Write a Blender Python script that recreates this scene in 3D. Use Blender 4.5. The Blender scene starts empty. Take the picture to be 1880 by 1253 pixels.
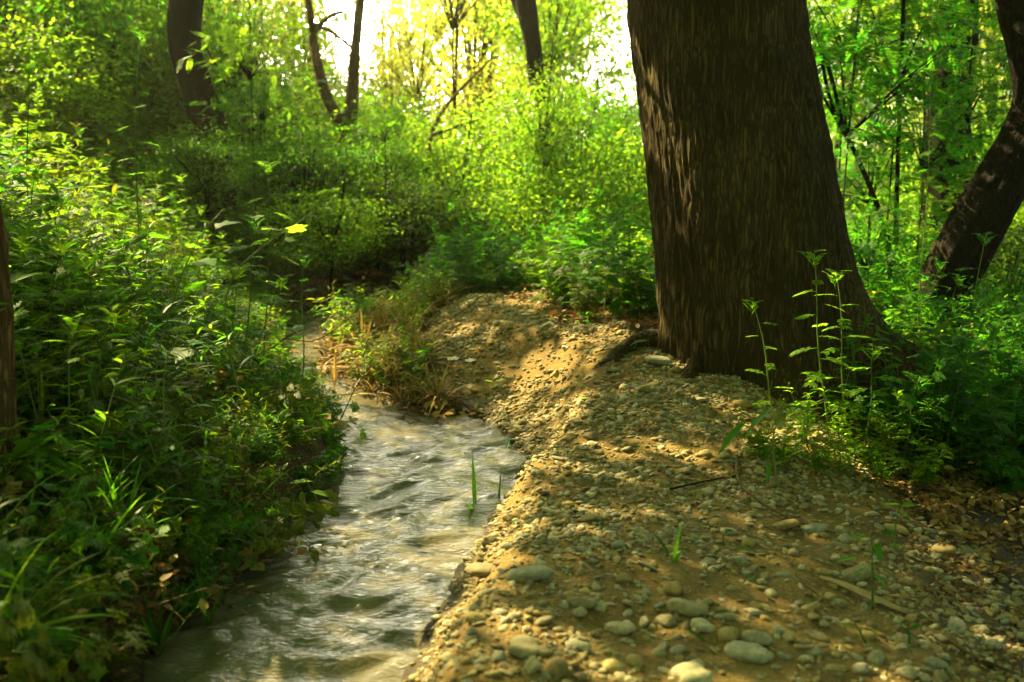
import bpy, math, random
import numpy as np
from mathutils import Vector, Matrix, Euler

sc = bpy.context.scene
COL = sc.collection
rnd = random.Random(7)
rng = np.random.default_rng(11)
PI = math.pi
R = math.radians

# ------------------------------------------------------------------ camera
CAMH = 1.15
PITCH = R(10)
FPX = 1828.0
cd = bpy.data.cameras.new('camera')
cam = bpy.data.objects.new('camera', cd)
COL.objects.link(cam)
sc.camera = cam
cam.location = (0, 0, CAMH)
cam.rotation_euler = (PI / 2 - PITCH, 0, 0)
cd.lens = 35.0
cd.sensor_width = 36.0
cd.clip_start = 0.05
cd.clip_end = 600
cd.dof.use_dof = True
cd.dof.focus_distance = 4.4
cd.dof.aperture_fstop = 2.2
cd.dof.aperture_blades = 7

# ------------------------------------------------------------------ light
SUN_AZ, SUN_EL = R(-48), R(42)
SUN = np.array([math.sin(SUN_AZ) * math.cos(SUN_EL), math.cos(SUN_AZ) * math.cos(SUN_EL), math.sin(SUN_EL)])
world = bpy.data.worlds.new("World")
sc.world = world
world.use_nodes = True
wn, wl_ = world.node_tree.nodes, world.node_tree.links
wn.clear()
w_out = wn.new('ShaderNodeOutputWorld')
sky = wn.new('ShaderNodeTexSky')
sky.sky_type = 'NISHITA'
sky.sun_disc = False
sky.sun_elevation = SUN_EL
sky.sun_rotation = SUN_AZ % (2 * PI)
sky.air_density = 1.0
sky.dust_density = 2.5
bg = wn.new('ShaderNodeBackground')
bg.inputs['Strength'].default_value = 0.055
tint = wn.new('ShaderNodeMixRGB'); tint.blend_type = 'MULTIPLY'; tint.inputs[0].default_value = 1.0
tint.inputs[2].default_value = (1.0, 0.95, 0.64, 1)      # thick yellow summer air
wl_.new(sky.outputs[0], tint.inputs[1]); wl_.new(tint.outputs[0], bg.inputs['Color'])
# low sun glare in the sky; broad lobes added to brighten water and ambient
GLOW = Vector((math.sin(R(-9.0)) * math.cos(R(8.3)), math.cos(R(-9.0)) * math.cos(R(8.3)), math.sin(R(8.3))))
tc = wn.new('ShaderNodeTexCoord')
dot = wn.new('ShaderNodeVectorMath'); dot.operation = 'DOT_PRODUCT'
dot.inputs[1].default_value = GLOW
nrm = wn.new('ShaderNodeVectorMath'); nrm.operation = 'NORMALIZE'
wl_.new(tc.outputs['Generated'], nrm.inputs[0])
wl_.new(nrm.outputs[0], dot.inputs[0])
def wmath(op, a, b):
    n = wn.new('ShaderNodeMath'); n.operation = op
    for i, v in enumerate((a, b)):
        if isinstance(v, (int, float)): n.inputs[i].default_value = v
        else: wl_.new(v, n.inputs[i])
    return n.outputs[0]
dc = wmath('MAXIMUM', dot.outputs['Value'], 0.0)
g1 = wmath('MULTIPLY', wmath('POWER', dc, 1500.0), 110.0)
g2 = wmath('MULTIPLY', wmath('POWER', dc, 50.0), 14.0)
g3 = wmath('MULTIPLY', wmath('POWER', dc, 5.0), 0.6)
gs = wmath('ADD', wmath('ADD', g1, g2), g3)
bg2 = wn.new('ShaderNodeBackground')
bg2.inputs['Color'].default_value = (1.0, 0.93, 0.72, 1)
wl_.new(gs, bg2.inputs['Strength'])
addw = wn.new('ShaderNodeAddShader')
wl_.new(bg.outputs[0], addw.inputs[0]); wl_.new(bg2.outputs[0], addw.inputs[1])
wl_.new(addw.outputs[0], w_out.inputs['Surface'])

sd = bpy.data.lights.new('sun', 'SUN')
sd.energy = 5.0
sd.angle = R(0.53)
sd.color = (1.0, 0.85, 0.42)
so = bpy.data.objects.new('sun', sd)
COL.objects.link(so)
so.rotation_euler = Vector(SUN).to_track_quat('Z', 'Y').to_euler()
so.location = (-20, 20, 30)

vs = sc.view_settings
vs.view_transform = 'Standard'
vs.look = 'None'
vs.gamma = 1
vs.exposure = 2.2
vs.use_curve_mapping = False
cy = sc.cycles
cy.use_denoising = True
cy.max_bounces = 7
cy.diffuse_bounces = 4
cy.glossy_bounces = 3
cy.transmission_bounces = 3
cy.transparent_max_bounces = 6
cy.volume_bounces = 0
cy.sample_clamp_indirect = 6
cy.caustics_reflective = False
cy.caustics_refractive = False

# ------------------------------------------------------------------ noise
def _hash(ix, iy, iz, seed):
    h = (ix.astype(np.int64) * 374761393 + iy.astype(np.int64) * 668265263 + iz.astype(np.int64) * 2147483647 + seed * 974711) & 0xffffffff
    h = ((h ^ (h >> 13)) * 1274126177) & 0xffffffff
    h = ((h ^ (h >> 16)) * 2246822519) & 0xffffffff
    return ((h ^ (h >> 15)) & 0xffffff) / float(0xffffff)

def vnoise(x, y, z=None, seed=0):
    x = np.asarray(x, float); y = np.asarray(y, float)
    z = np.zeros_like(x) if z is None else np.asarray(z, float)
    x, y, z = np.broadcast_arrays(x, y, z)
    ix, iy, iz = np.floor(x), np.floor(y), np.floor(z)
    fx, fy, fz = x - ix, y - iy, z - iz
    fx = fx * fx * (3 - 2 * fx); fy = fy * fy * (3 - 2 * fy); fz = fz * fz * (3 - 2 * fz)
    out = 0
    for dx in (0, 1):
        for dy in (0, 1):
            for dz in (0, 1):
                w = (fx if dx else 1 - fx) * (fy if dy else 1 - fy) * (fz if dz else 1 - fz)
                out = out + w * _hash(ix + dx, iy + dy, iz + dz, seed)
    return out * 2 - 1

def fbm(x, y, z=None, octv=4, seed=0):
    s, a, f = 0, 1.0, 1.0
    for k in range(octv):
        s = s + a * vnoise(np.asarray(x) * f, np.asarray(y) * f, None if z is None else np.asarray(z) * f, seed + k)
        a *= 0.5; f *= 2.03
    return s

def sstep(t):
    t = np.clip(t, 0, 1)
    return t * t * (3 - 2 * t)

# ------------------------------------------------------------------ measuring from the photograph (1880 px wide)
def ray(px, py):
    cx, cyy = (px - 940) / FPX, (626.5 - py) / FPX
    return np.array([cx, math.cos(PITCH) + cyy * math.sin(PITCH), -math.sin(PITCH) + cyy * math.cos(PITCH)])

def at(px, py, Y):
    d = ray(px, py)
    return np.array([0, 0, CAMH]) + d * (Y / d[1])

def project(p):
    q = np.atleast_2d(p) - np.array([0, 0, CAMH])
    f = q[:, 1] * math.cos(PITCH) - q[:, 2] * math.sin(PITCH)
    u = q[:, 1] * math.sin(PITCH) + q[:, 2] * math.cos(PITCH)
    fs = np.where(f > 0.05, f, np.nan)
    return 940 + FPX * q[:, 0] / fs, 626.5 - FPX * u / fs

# ------------------------------------------------------------------ terrain
WL = -0.26
def wpt(px, py):
    d = ray(px, py)
    t = (WL - CAMH) / d[2]
    return (d[0] * t, d[1] * t)

right_px = [(690, 1300), (740, 1245), (800, 1110), (868, 1000), (925, 915), (955, 865), (930, 800), (880, 768), (800, 758), (720, 738), (655, 712), (622, 668), (600, 620)]
left_px = [(200, 1300), (262, 1225), (385, 1105), (480, 1010), (565, 945), (620, 905), (640, 855), (625, 800), (578, 742), (538, 700), (512, 650), (515, 612)]
right_line = [(-0.42, 1.2), (-0.40, 1.9)] + [wpt(*p) for p in right_px[1:]] + [(-1.45, 9.8), (-0.9, 11.2), (0.3, 13), (2.0, 15.5), (5, 19)]
left_line = [(-1.25, 1.2), (-1.05, 1.9)] + [wpt(*p) for p in left_px[1:]] + [(-2.05, 9.8), (-1.6, 11.6), (-0.4, 13.7), (1.4, 16.3), (4.6, 20)]
POLY = np.array(right_line + left_line[::-1])

def smooth_line(L, n=3):
    L = np.array(L)
    for _ in range(n):
        a = L[:-1] * .75 + L[1:] * .25
        b = L[:-1] * .25 + L[1:] * .75
        L = np.vstack([L[:1], np.stack([a, b], 1).reshape(-1, 2), L[-1:]])
    return L
RL, LL = smooth_line(right_line, 2), smooth_line(left_line, 2)
POLY = np.vstack([RL, LL[::-1]])

def dist_line(x, y, L):
    best = np.full(x.shape, 1e9)
    for (ax, ay), (bx, by) in zip(L[:-1], L[1:]):
        dx, dy = bx - ax, by - ay
        t = np.clip(((x - ax) * dx + (y - ay) * dy) / (dx * dx + dy * dy + 1e-12), 0, 1)
        d = np.hypot(x - ax - t * dx, y - ay - t * dy)
        best = np.minimum(best, d)
    return best

def inside(x, y):
    c = np.zeros(x.shape, bool)
    P = POLY
    for (ax, ay), (bx, by) in zip(P, np.roll(P, -1, 0)):
        cond = ((ay > y) != (by > y))
        xi = (bx - ax) * (y - ay) / ((by - ay) if abs(by - ay) > 1e-12 else 1e-12) + ax
        c ^= cond & (x < xi)
    return c

TREE = (1.36, 5.42)
def terrain(x, y, full=False):
    x = np.atleast_1d(np.asarray(x, float)); y = np.atleast_1d(np.asarray(y, float))
    dr, dl = dist_line(x, y, RL), dist_line(x, y, LL)
    ins = inside(x, y)
    # right bank: bank, berm of gravel, then falling away to the right
    edge = 0.28 + 0.08 * vnoise(x * 2.1, y * 2.1, seed=3) + 0.70 * sstep((y - 3.8) / 1.9) * sstep((-x + 1.2) / 1.9)
    wide = sstep((edge - .35) / .4)
    top = sstep(dr / edge) ** 0.8 * (1 - wide) + np.clip(dr / (edge * 1.15), 0, 1) ** 0.85 * wide
    crest = 0.45 + 0.17 * np.clip(y - 2, 0, 9)
    fall = -0.24 * np.log1p(np.exp((x - crest) * 3.0)) / 3.0
    fall = np.maximum(fall, -0.75)
    bump = 0.19 * np.exp(-(((x - TREE[0]) ** 2 + (y - TREE[1]) ** 2) / 0.9))
    rise = 0.17 * sstep((y - 4.2) / 2.8) - 0.22 * sstep((y - 7.4) / 1.6)
    far = 0.012 * np.clip(y - 10, 0, 60)
    hr = (top - 1) * (-WL) + (fall + bump + rise + far * sstep((y - 10) / 4)) * top + 0.02 * fbm(x * 3, y * 3, seed=5, octv=3) * top
    # left bank and hillside
    e2 = 0.17 + 0.06 * vnoise(x * 3, y * 3, seed=9)
    hl = WL + (0.20 - .09 * sstep((y - 4) / 1.2)) * sstep(dl / e2) + 0.20 * np.clip(dl, 0, .8) + 0.62 * np.clip(dl - 0.5, 0, 6) * sstep((y - 0.5) / 4) * (1 - .8 * sstep((y - 12) / 8) * sstep((x + 9) / 5)) + 0.03 * np.clip(dl - 7, 0, 60)
    hl = hl + 0.05 * fbm(x * 1.3, y * 1.3, seed=21, octv=4) * sstep(dl / .4)
    h = np.where(dr < dl, hr, hl)
    # beyond the bend both banks blend
    bed = WL - 0.03 - 0.14 * sstep(np.minimum(dr, dl) / 0.25)
    h = np.where(ins, bed, h)
    h = h + 0.006 * fbm(x * 14, y * 14, seed=31, octv=2) + 0.022 * fbm(x * 7, y * 7, seed=33, octv=3) * (1 - sstep(dr / .35)) * ~ins
    if full:
        return h, dr, dl, ins
    return h

def ground(px, py):
    d = ray(px, py)
    t = np.linspace(1.2, 40, 3000)
    P = np.array([0, 0, CAMH]) + d[None] * t[:, None]
    h = terrain(P[:, 0], P[:, 1])
    k = np.argmax(P[:, 2] < h)
    p = P[k]
    return np.array([p[0], p[1], h[k]])

PATH_R = np.array([(0, 3.2), (2.0, 2.7), (3.3, 1.75), (4.2, 1.5), (5, 1.5), (5.6, .85), (6.3, .52), (7.0, .25), (7.8, .05), (8.6, -.3)])
PATH_L = np.array([(0, -5), (5.0, -5), (5.3, -.22), (6.0, -.52), (6.8, -.66), (7.8, -.6), (8.6, -.3)])
def on_path(x, y, dr, dl, ins):
    r = np.interp(y, PATH_R[:, 0], PATH_R[:, 1]); l = np.interp(y, PATH_L[:, 0], PATH_L[:, 1])
    jit = 0.12 * vnoise(np.asarray(x) * 4, np.asarray(y) * 4, seed=77)
    return (~ins) & (dr < dl) & (x < r + jit) & (x > l + jit) & (y < 8.4)

# ------------------------------------------------------------------ mesh helpers
class MB:
    def __init__(s): s.v, s.f, s.m, s.n = [], [], [], 0
    def add(s, v, f, m=0):
        v = np.asarray(v, float).reshape(-1, 3); f = np.asarray(f, int).reshape(-1, 3)
        s.v.append(v); s.f.append(f + s.n); s.m.append(np.full(len(f), m)); s.n += len(v)
    def inst(s, tv, tf, M, m=0):
        M = np.asarray(M)
        if len(M) == 0: return
        n, k = len(M), len(tv)
        v = np.einsum('nij,kj->nki', M[:, :3, :3], tv) + M[:, None, :3, 3]
        f = tf[None] + (np.arange(n) * k)[:, None, None]
        s.add(v.reshape(-1, 3), f.reshape(-1, 3), m)
    def mesh(s, name, mats, smooth=True):
        me = bpy.data.meshes.new(name)
        v = np.vstack(s.v); f = np.vstack(s.f); mi = np.concatenate(s.m)
        me.vertices.add(len(v)); me.vertices.foreach_set('co', v.astype(np.float32).ravel())
        me.loops.add(len(f) * 3); me.loops.foreach_set('vertex_index', f.astype(np.int32).ravel())
        me.polygons.add(len(f)); me.polygons.foreach_set('loop_start', (np.arange(len(f)) * 3).astype(np.int32))
        me.polygons.foreach_set('material_index', mi.astype(np.int32))
        for m in (mats if isinstance(mats, (list, tuple)) else [mats]): me.materials.append(m)
        me.update(calc_edges=True)
        if smooth: me.polygons.foreach_set('use_smooth', np.ones(len(f), bool))
        return me

def obj(name, me, parent=None, label=None, cat=None, group=None, kind=None):
    o = bpy.data.objects.new(name, me)
    COL.objects.link(o)
    if parent is not None: o.parent = parent
    if label: o['label'] = label
    if cat: o['category'] = cat
    if group: o['group'] = group
    if kind: o['kind'] = kind
    return o

def rot(az, pitch, roll):
    az, pitch, roll = np.broadcast_arrays(np.atleast_1d(az), np.atleast_1d(pitch), np.atleast_1d(roll))
    ca, sa, cp, sp, cr, sr = np.cos(az), np.sin(az), np.cos(pitch), np.sin(pitch), np.cos(roll), np.sin(roll)
    # x axis points (az, pitch up)
    Mx = np.empty((len(az), 3, 3))
    X = np.stack([ca * cp, sa * cp, sp], 1)
    Y0 = np.stack([-sa, ca, np.zeros_like(ca)], 1)
    Z0 = np.stack([-ca * sp, -sa * sp, cp], 1)
    Mx[:, :, 0] = X
    Mx[:, :, 1] = Y0 * cr[:, None] + Z0 * sr[:, None]
    Mx[:, :, 2] = Z0 * cr[:, None] - Y0 * sr[:, None]
    return Mx

def TMs(p, az, pitch, roll, s):
    p = np.atleast_2d(p); n = len(p)
    Rm = rot(np.broadcast_to(az, n), np.broadcast_to(pitch, n), np.broadcast_to(roll, n))
    M = np.zeros((n, 4, 4)); M[:, 3, 3] = 1
    s = np.broadcast_to(s, n)
    M[:, :3, :3] = Rm * s[:, None, None]
    M[:, :3, 3] = p
    return M

def tube(path, rad, seg=8, cap=True):
    path = np.asarray(path, float); n = len(path)
    rad = np.broadcast_to(rad, n)
    tan = np.gradient(path, axis=0); tan /= np.linalg.norm(tan, axis=1)[:, None] + 1e-12
    ref = np.array([1.0, 0.07, 0]) if abs(tan[:, 2]).mean() > .6 else np.array([0.05, 0.1, 1.0])
    u = np.cross(tan, ref); u /= np.linalg.norm(u, axis=1)[:, None] + 1e-12
    w = np.cross(tan, u)
    a = np.arange(seg) * 2 * PI / seg
    v = path[:, None] + rad[:, None, None] * (np.cos(a)[None, :, None] * u[:, None] + np.sin(a)[None, :, None] * w[:, None])
    i = np.arange(n - 1)[:, None] * seg + np.arange(seg)[None]
    j = np.arange(n - 1)[:, None] * seg + (np.arange(seg)[None] + 1) % seg
    f = np.concatenate([np.stack([i, j, j + seg], -1).reshape(-1, 3), np.stack([i, j + seg, i + seg], -1).reshape(-1, 3)])
    v = v.reshape(-1, 3)
    if cap:
        v = np.vstack([v, path[:1], path[-1:]]); c0, c1 = n * seg, n * seg + 1
        k = np.arange(seg)
        f = np.vstack([f, np.stack([np.full(seg, c0), (k + 1) % seg, k], 1), np.stack([np.full(seg, c1), (n - 1) * seg + k, (n - 1) * seg + (k + 1) % seg], 1)])
    return v, f

def curve_pts(ctrl, n):
    c = np.asarray(ctrl, float)
    t = np.concatenate([[0], np.cumsum(np.linalg.norm(np.diff(c[:, :3], axis=0), axis=1))]); t /= t[-1]
    # Catmull-Rom through the control rows (columns may include a radius)
    u = np.linspace(0, 1, n); out = np.empty((n, c.shape[1]))
    m = np.gradient(c, t, axis=0)
    k = np.clip(np.searchsorted(t, u, side='right') - 1, 0, len(t) - 2)
    h = (t[k + 1] - t[k]); s = ((u - t[k]) / h)[:, None]; h = h[:, None]
    out = (2 * s ** 3 - 3 * s ** 2 + 1) * c[k] + (s ** 3 - 2 * s ** 2 + s) * h * m[k] + (-2 * s ** 3 + 3 * s ** 2) * c[k + 1] + (s ** 3 - s ** 2) * h * m[k + 1]
    return out

# ------------------------------------------------------------------ materials
def new_mat(name):
    m = bpy.data.materials.new(name); m.use_nodes = True
    nt = m.node_tree; nt.nodes.clear()
    return m, nt.nodes, nt.links

def node(N, t, **kw):
    n = N.new(t)
    for k, v in kw.items():
        if k.startswith('i_'):
            n.inputs[k[2:].replace('_', ' ')].default_value = v
        else: setattr(n, k, v)
    return n

def ramp(N, stops):
    r = N.new('ShaderNodeValToRGB')
    e = r.color_ramp.elements
    while len(e) < len(stops): e.new(0.5)
    for el, (p, c) in zip(e, stops):
        el.position = p; el.color = (*c, 1)
    return r

def leaf_material(name, base, trans, tw=0.5, hue=0.03, val=0.45, rough=0.5, spec=0.18):
    m, N, L = new_mat(name)
    out = node(N, 'ShaderNodeOutputMaterial')
    geo = node(N, 'ShaderNodeNewGeometry'); oi = node(N, 'ShaderNodeObjectInfo')
    noi = node(N, 'ShaderNodeTexNoise'); noi.inputs['Scale'].default_value = 40
    tcx = node(N, 'ShaderNodeTexCoord'); L.new(tcx.outputs['Object'], noi.inputs['Vector'])
    mr = node(N, 'ShaderNodeMapRange'); L.new(geo.outputs['Random Per Island'], mr.inputs[0]); mr.inputs[3].default_value = 0.5 - hue; mr.inputs[4].default_value = 0.5 + hue
    a1 = node(N, 'ShaderNodeMath', operation='MULTIPLY_ADD'); L.new(geo.outputs['Random Per Island'], a1.inputs[0]); a1.inputs[1].default_value = 7.31; L.new(oi.outputs['Random'], a1.inputs[2])
    fr = node(N, 'ShaderNodeMath', operation='FRACT'); L.new(a1.outputs[0], fr.inputs[0])
    mv = node(N, 'ShaderNodeMapRange'); L.new(fr.outputs[0], mv.inputs[0]); mv.inputs[3].default_value = 1 - val; mv.inputs[4].default_value = 1 + val
    mn = node(N, 'ShaderNodeMapRange'); L.new(noi.outputs[0], mn.inputs[0]); mn.inputs[3].default_value = 0.75; mn.inputs[4].default_value = 1.25
    mm = node(N, 'ShaderNodeMath', operation='MULTIPLY'); L.new(mv.outputs[0], mm.inputs[0]); L.new(mn.outputs[0], mm.inputs[1])
    outs = []
    for c in (base, trans):
        h = node(N, 'ShaderNodeHueSaturation'); h.inputs['Color'].default_value = (*c, 1)
        L.new(mr.outputs[0], h.inputs['Hue']); L.new(mm.outputs[0], h.inputs['Value']); outs.append(h.outputs[0])
    p = node(N, 'ShaderNodeBsdfPrincipled'); p.inputs['Roughness'].default_value = rough; p.inputs['Specular IOR Level'].default_value = spec
    L.new(outs[0], p.inputs['Base Color'])
    t = node(N, 'ShaderNodeBsdfTranslucent'); L.new(outs[1], t.inputs['Color'])
    mx = node(N, 'ShaderNodeMixShader'); mx.inputs[0].default_value = tw
    L.new(p.outputs[0], mx.inputs[1]); L.new(t.outputs[0], mx.inputs[2]); L.new(mx.outputs[0], out.inputs['Surface'])
    return m

L_LIME = leaf_material('leaf_lime', (0.085, 0.16, 0.006), (0.36, 0.62, 0.022), 0.6)
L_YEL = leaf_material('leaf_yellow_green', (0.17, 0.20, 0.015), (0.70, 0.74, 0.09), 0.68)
L_MID = leaf_material('leaf_mid_green', (0.050, 0.125, 0.006), (0.20, 0.48, 0.014), 0.52)
L_EMER = leaf_material('leaf_emerald', (0.036, 0.115, 0.007), (0.13, 0.44, 0.015), 0.55)
L_DARK = leaf_material('leaf_dark_green', (0.034, 0.070, 0.004), (0.12, 0.24, 0.008), 0.45)
L_OLIVE = leaf_material('leaf_olive', (0.085, 0.11, 0.006), (0.28, 0.34, 0.012), 0.5)
L_DRY = leaf_material('dry_grass_straw', (0.42, 0.27, 0.08), (0.40, 0.25, 0.06), 0.3, hue=0.012, val=0.3)
L_LITTER = leaf_material('dead_leaf', (0.20, 0.10, 0.028), (0.16, 0.07, 0.015), 0.2, hue=0.02, val=0.5)
L_DEAD = leaf_material('withered_leaf', (0.12, 0.085, 0.03), (0.10, 0.065, 0.02), 0.3, hue=0.03, val=0.5)
L_PALE = leaf_material('pale_leaf_back', (0.33, 0.42, 0.16), (0.3, 0.42, 0.08), 0.35)
L_STEM = leaf_material('green_stem', (0.12, 0.17, 0.03), (0.1, 0.2, 0.02), 0.1)

def bark_material(name, dark, light, scale=1.0, strength=0.9, dist=0.02):
    m, N, L = new_mat(name)
    out = node(N, 'ShaderNodeOutputMaterial'); p = node(N, 'ShaderNodeBsdfPrincipled')
    p.inputs['Roughness'].default_value = 0.9; p.inputs['Specular IOR Level'].default_value = 0.2
    tcx = node(N, 'ShaderNodeTexCoord')
    mp = node(N, 'ShaderNodeMapping'); mp.inputs['Scale'].default_value = (50 * scale, 50 * scale, 2.4 * scale)
    L.new(tcx.outputs['Object'], mp.inputs[0])
    # wander of the ridges
    nw = node(N, 'ShaderNodeTexNoise'); nw.inputs['Scale'].default_value = 5 * scale; L.new(tcx.outputs['Object'], nw.inputs['Vector'])
    vm = node(N, 'ShaderNodeVectorMath', operation='MULTIPLY_ADD'); L.new(nw.outputs['Color'], vm.inputs[0]); vm.inputs[1].default_value = (3.0, 3.0, 1.0); L.new(mp.outputs[0], vm.inputs[2])
    vo = node(N, 'ShaderNodeTexVoronoi', feature='DISTANCE_TO_EDGE'); vo.inputs['Scale'].default_value = 1.0; L.new(vm.outputs[0], vo.inputs['Vector'])
    n2 = node(N, 'ShaderNodeTexNoise'); n2.inputs['Scale'].default_value = 1.6; n2.inputs['Detail'].default_value = 12; n2.inputs['Roughness'].default_value = 0.65; L.new(vm.outputs[0], n2.inputs['Vector'])
    n3 = node(N, 'ShaderNodeTexNoise'); n3.inputs['Scale'].default_value = 2.6 * scale; n3.inputs['Detail'].default_value = 5; L.new(tcx.outputs['Object'], n3.inputs['Vector'])
    mr = node(N, 'ShaderNodeMapRange'); L.new(vo.outputs['Distance'], mr.inputs[0]); mr.inputs[2].default_value = 0.35
    mul = node(N, 'ShaderNodeMath', operation='MULTIPLY_ADD'); L.new(mr.outputs[0], mul.inputs[0]); mul.inputs[1].default_value = 0.45; L.new(n2.outputs[0], mul.inputs[2])
    mul2 = node(N, 'ShaderNodeMath', operation='MULTIPLY_ADD'); L.new(n3.outputs[0], mul2.inputs[0]); mul2.inputs[1].default_value = 0.7; L.new(mul.outputs[0], mul2.inputs[2])
    mid = tuple((a + b) / 2 for a, b in zip(dark, light))
    r = ramp(N, [(0.0, dark), (0.62, dark), (0.85, mid), (1.0, light)])
    nm = node(N, 'ShaderNodeMapRange'); L.new(mul2.outputs[0], nm.inputs[0]); nm.inputs[1].default_value = 0.1; nm.inputs[2].default_value = 1.45
    L.new(nm.outputs[0], r.inputs[0]); L.new(r.outputs[0], p.inputs['Base Color'])
    b = node(N, 'ShaderNodeBump'); b.inputs['Strength'].default_value = strength; b.inputs['Distance'].default_value = dist
    L.new(mul.outputs[0], b.inputs['Height']); L.new(b.outputs[0], p.inputs['Normal'])
    L.new(p.outputs[0], out.inputs['Surface'])
    return m

BARK = bark_material('bark_big', (0.036, 0.023, 0.006), (0.15, 0.096, 0.024), 1.15, 0.8, 0.014)
BARK_D = bark_material('bark_dark', (0.012, 0.008, 0.004), (0.048, 0.028, 0.011), 1.6)
BARK_T = bark_material('bark_tan', (0.09, 0.05, 0.018), (0.36, 0.23, 0.09), 1.5)
TWIG = bark_material('twig_bark', (0.10, 0.06, 0.025), (0.30, 0.20, 0.09), 6, 0.3, 0.003)

def rock_material(name, stops, rough=0.75):
    m, N, L = new_mat(name)
    out = node(N, 'ShaderNodeOutputMaterial'); p = node(N, 'ShaderNodeBsdfPrincipled')
    p.inputs['Roughness'].default_value = rough; p.inputs['Specular IOR Level'].default_value = 0.35
    oi = node(N, 'ShaderNodeObjectInfo'); r = ramp(N, stops); L.new(oi.outputs['Random'], r.inputs[0])
    tcx = node(N, 'ShaderNodeTexCoord')
    n = node(N, 'ShaderNodeTexNoise'); n.inputs['Scale'].default_value = 2.5; n.inputs['Detail'].default_value = 6; L.new(tcx.outputs['Object'], n.inputs['Vector'])
    mr = node(N, 'ShaderNodeMapRange'); L.new(n.outputs[0], mr.inputs[0]); mr.inputs[1].default_value = 0.3; mr.inputs[2].default_value = 0.7; mr.inputs[3].default_value = 0.7; mr.inputs[4].default_value = 1.25
    h = node(N, 'ShaderNodeHueSaturation'); L.new(r.outputs[0], h.inputs['Color']); L.new(mr.outputs[0], h.inputs['Value']); L.new(h.outputs[0], p.inputs['Base Color'])
    n2 = node(N, 'ShaderNodeTexNoise'); n2.inputs['Scale'].default_value = 9; n2.inputs['Detail'].default_value = 6; L.new(tcx.outputs['Object'], n2.inputs['Vector'])
    b = node(N, 'ShaderNodeBump'); b.inputs['Strength'].default_value = 0.35; b.inputs['Distance'].default_value = 0.05; L.new(n2.outputs[0], b.inputs['Height']); L.new(b.outputs[0], p.inputs['Normal'])
    L.new(p.outputs[0], out.inputs['Surface'])
    return m
PEB = rock_material('pebble_stone', [(0, (0.26, 0.165, 0.045)), (0.22, (0.38, 0.275, 0.09)), (0.38, (0.16, 0.11, 0.038)), (0.54, (0.30, 0.25, 0.12)), (0.7, (0.26, 0.24, 0.155)), (0.84, (0.50, 0.42, 0.22)), (1, (0.15, 0.10, 0.035))])

def soil_material():
    m, N, L = new_mat('ground_soil')
    out = node(N, 'ShaderNodeOutputMaterial'); p = node(N, 'ShaderNodeBsdfPrincipled'); p.inputs['Roughness'].default_value = 0.92; p.inputs['Specular IOR Level'].default_value = 0.2
    tcx = node(N, 'ShaderNodeTexCoord'); at_ = node(N, 'ShaderNodeAttribute'); at_.attribute_name = 'gravel'
    wt = node(N, 'ShaderNodeAttribute'); wt.attribute_name = 'wet'
    n1 = node(N, 'ShaderNodeTexNoise'); n1.inputs['Scale'].default_value = 5; n1.inputs['Detail'].default_value = 8; n1.inputs['Roughness'].default_value = .65; L.new(tcx.outputs['Object'], n1.inputs['Vector'])
    n2 = node(N, 'ShaderNodeTexNoise'); n2.inputs['Scale'].default_value = 60; n2.inputs['Detail'].default_value = 6; n2.inputs['Roughness'].default_value = .7; L.new(tcx.outputs['Object'], n2.inputs['Vector'])
    vo = node(N, 'ShaderNodeTexVoronoi'); vo.inputs['Scale'].default_value = 95; L.new(tcx.outputs['Object'], vo.inputs['Vector'])
    ad = node(N, 'ShaderNodeMath', operation='ADD'); L.new(n1.outputs[0], ad.inputs[0]); L.new(n2.outputs[0], ad.inputs[1])
    hf = node(N, 'ShaderNodeMath', operation='MULTIPLY'); L.new(ad.outputs[0], hf.inputs[0]); hf.inputs[1].default_value = 0.5
    r1 = ramp(N, [(0.3, (0.085, 0.050, 0.014)), (0.5, (0.20, 0.125, 0.034)), (0.7, (0.36, 0.25, 0.075))]); L.new(hf.outputs[0], r1.inputs[0])
    r2 = ramp(N, [(0.3, (0.028, 0.018, 0.008)), (0.52, (0.075, 0.045, 0.018)), (0.7, (0.15, 0.09, 0.035))]); L.new(hf.outputs[0], r2.inputs[0])
    mx = node(N, 'ShaderNodeMixRGB'); L.new(at_.outputs['Fac'], mx.inputs[0]); L.new(r2.outputs[0], mx.inputs[1]); L.new(r1.outputs[0], mx.inputs[2])
    mw = node(N, 'ShaderNodeMixRGB'); L.new(wt.outputs['Fac'], mw.inputs[0]); L.new(mx.outputs[0], mw.inputs[1]); mw.inputs[2].default_value = (0.035, 0.024, 0.010, 1)
    L.new(mw.outputs[0], p.inputs['Base Color'])
    rr = node(N, 'ShaderNodeMapRange'); L.new(wt.outputs['Fac'], rr.inputs[0]); rr.inputs[3].default_value = 0.92; rr.inputs[4].default_value = 0.45; L.new(rr.outputs[0], p.inputs['Roughness'])
    hh = node(N, 'ShaderNodeMath', operation='MULTIPLY_ADD'); L.new(vo.outputs['Distance'], hh.inputs[0]); hh.inputs[1].default_value = -0.6; L.new(n2.outputs[0], hh.inputs[2])
    b = node(N, 'ShaderNodeBump'); b.inputs['Strength'].default_value = 0.8; b.inputs['Distance'].default_value = 0.012; L.new(hh.outputs[0], b.inputs['Height']); L.new(b.outputs[0], p.inputs['Normal'])
    L.new(p.outputs[0], out.inputs['Surface'])
    return m
SOIL = soil_material()

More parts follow.
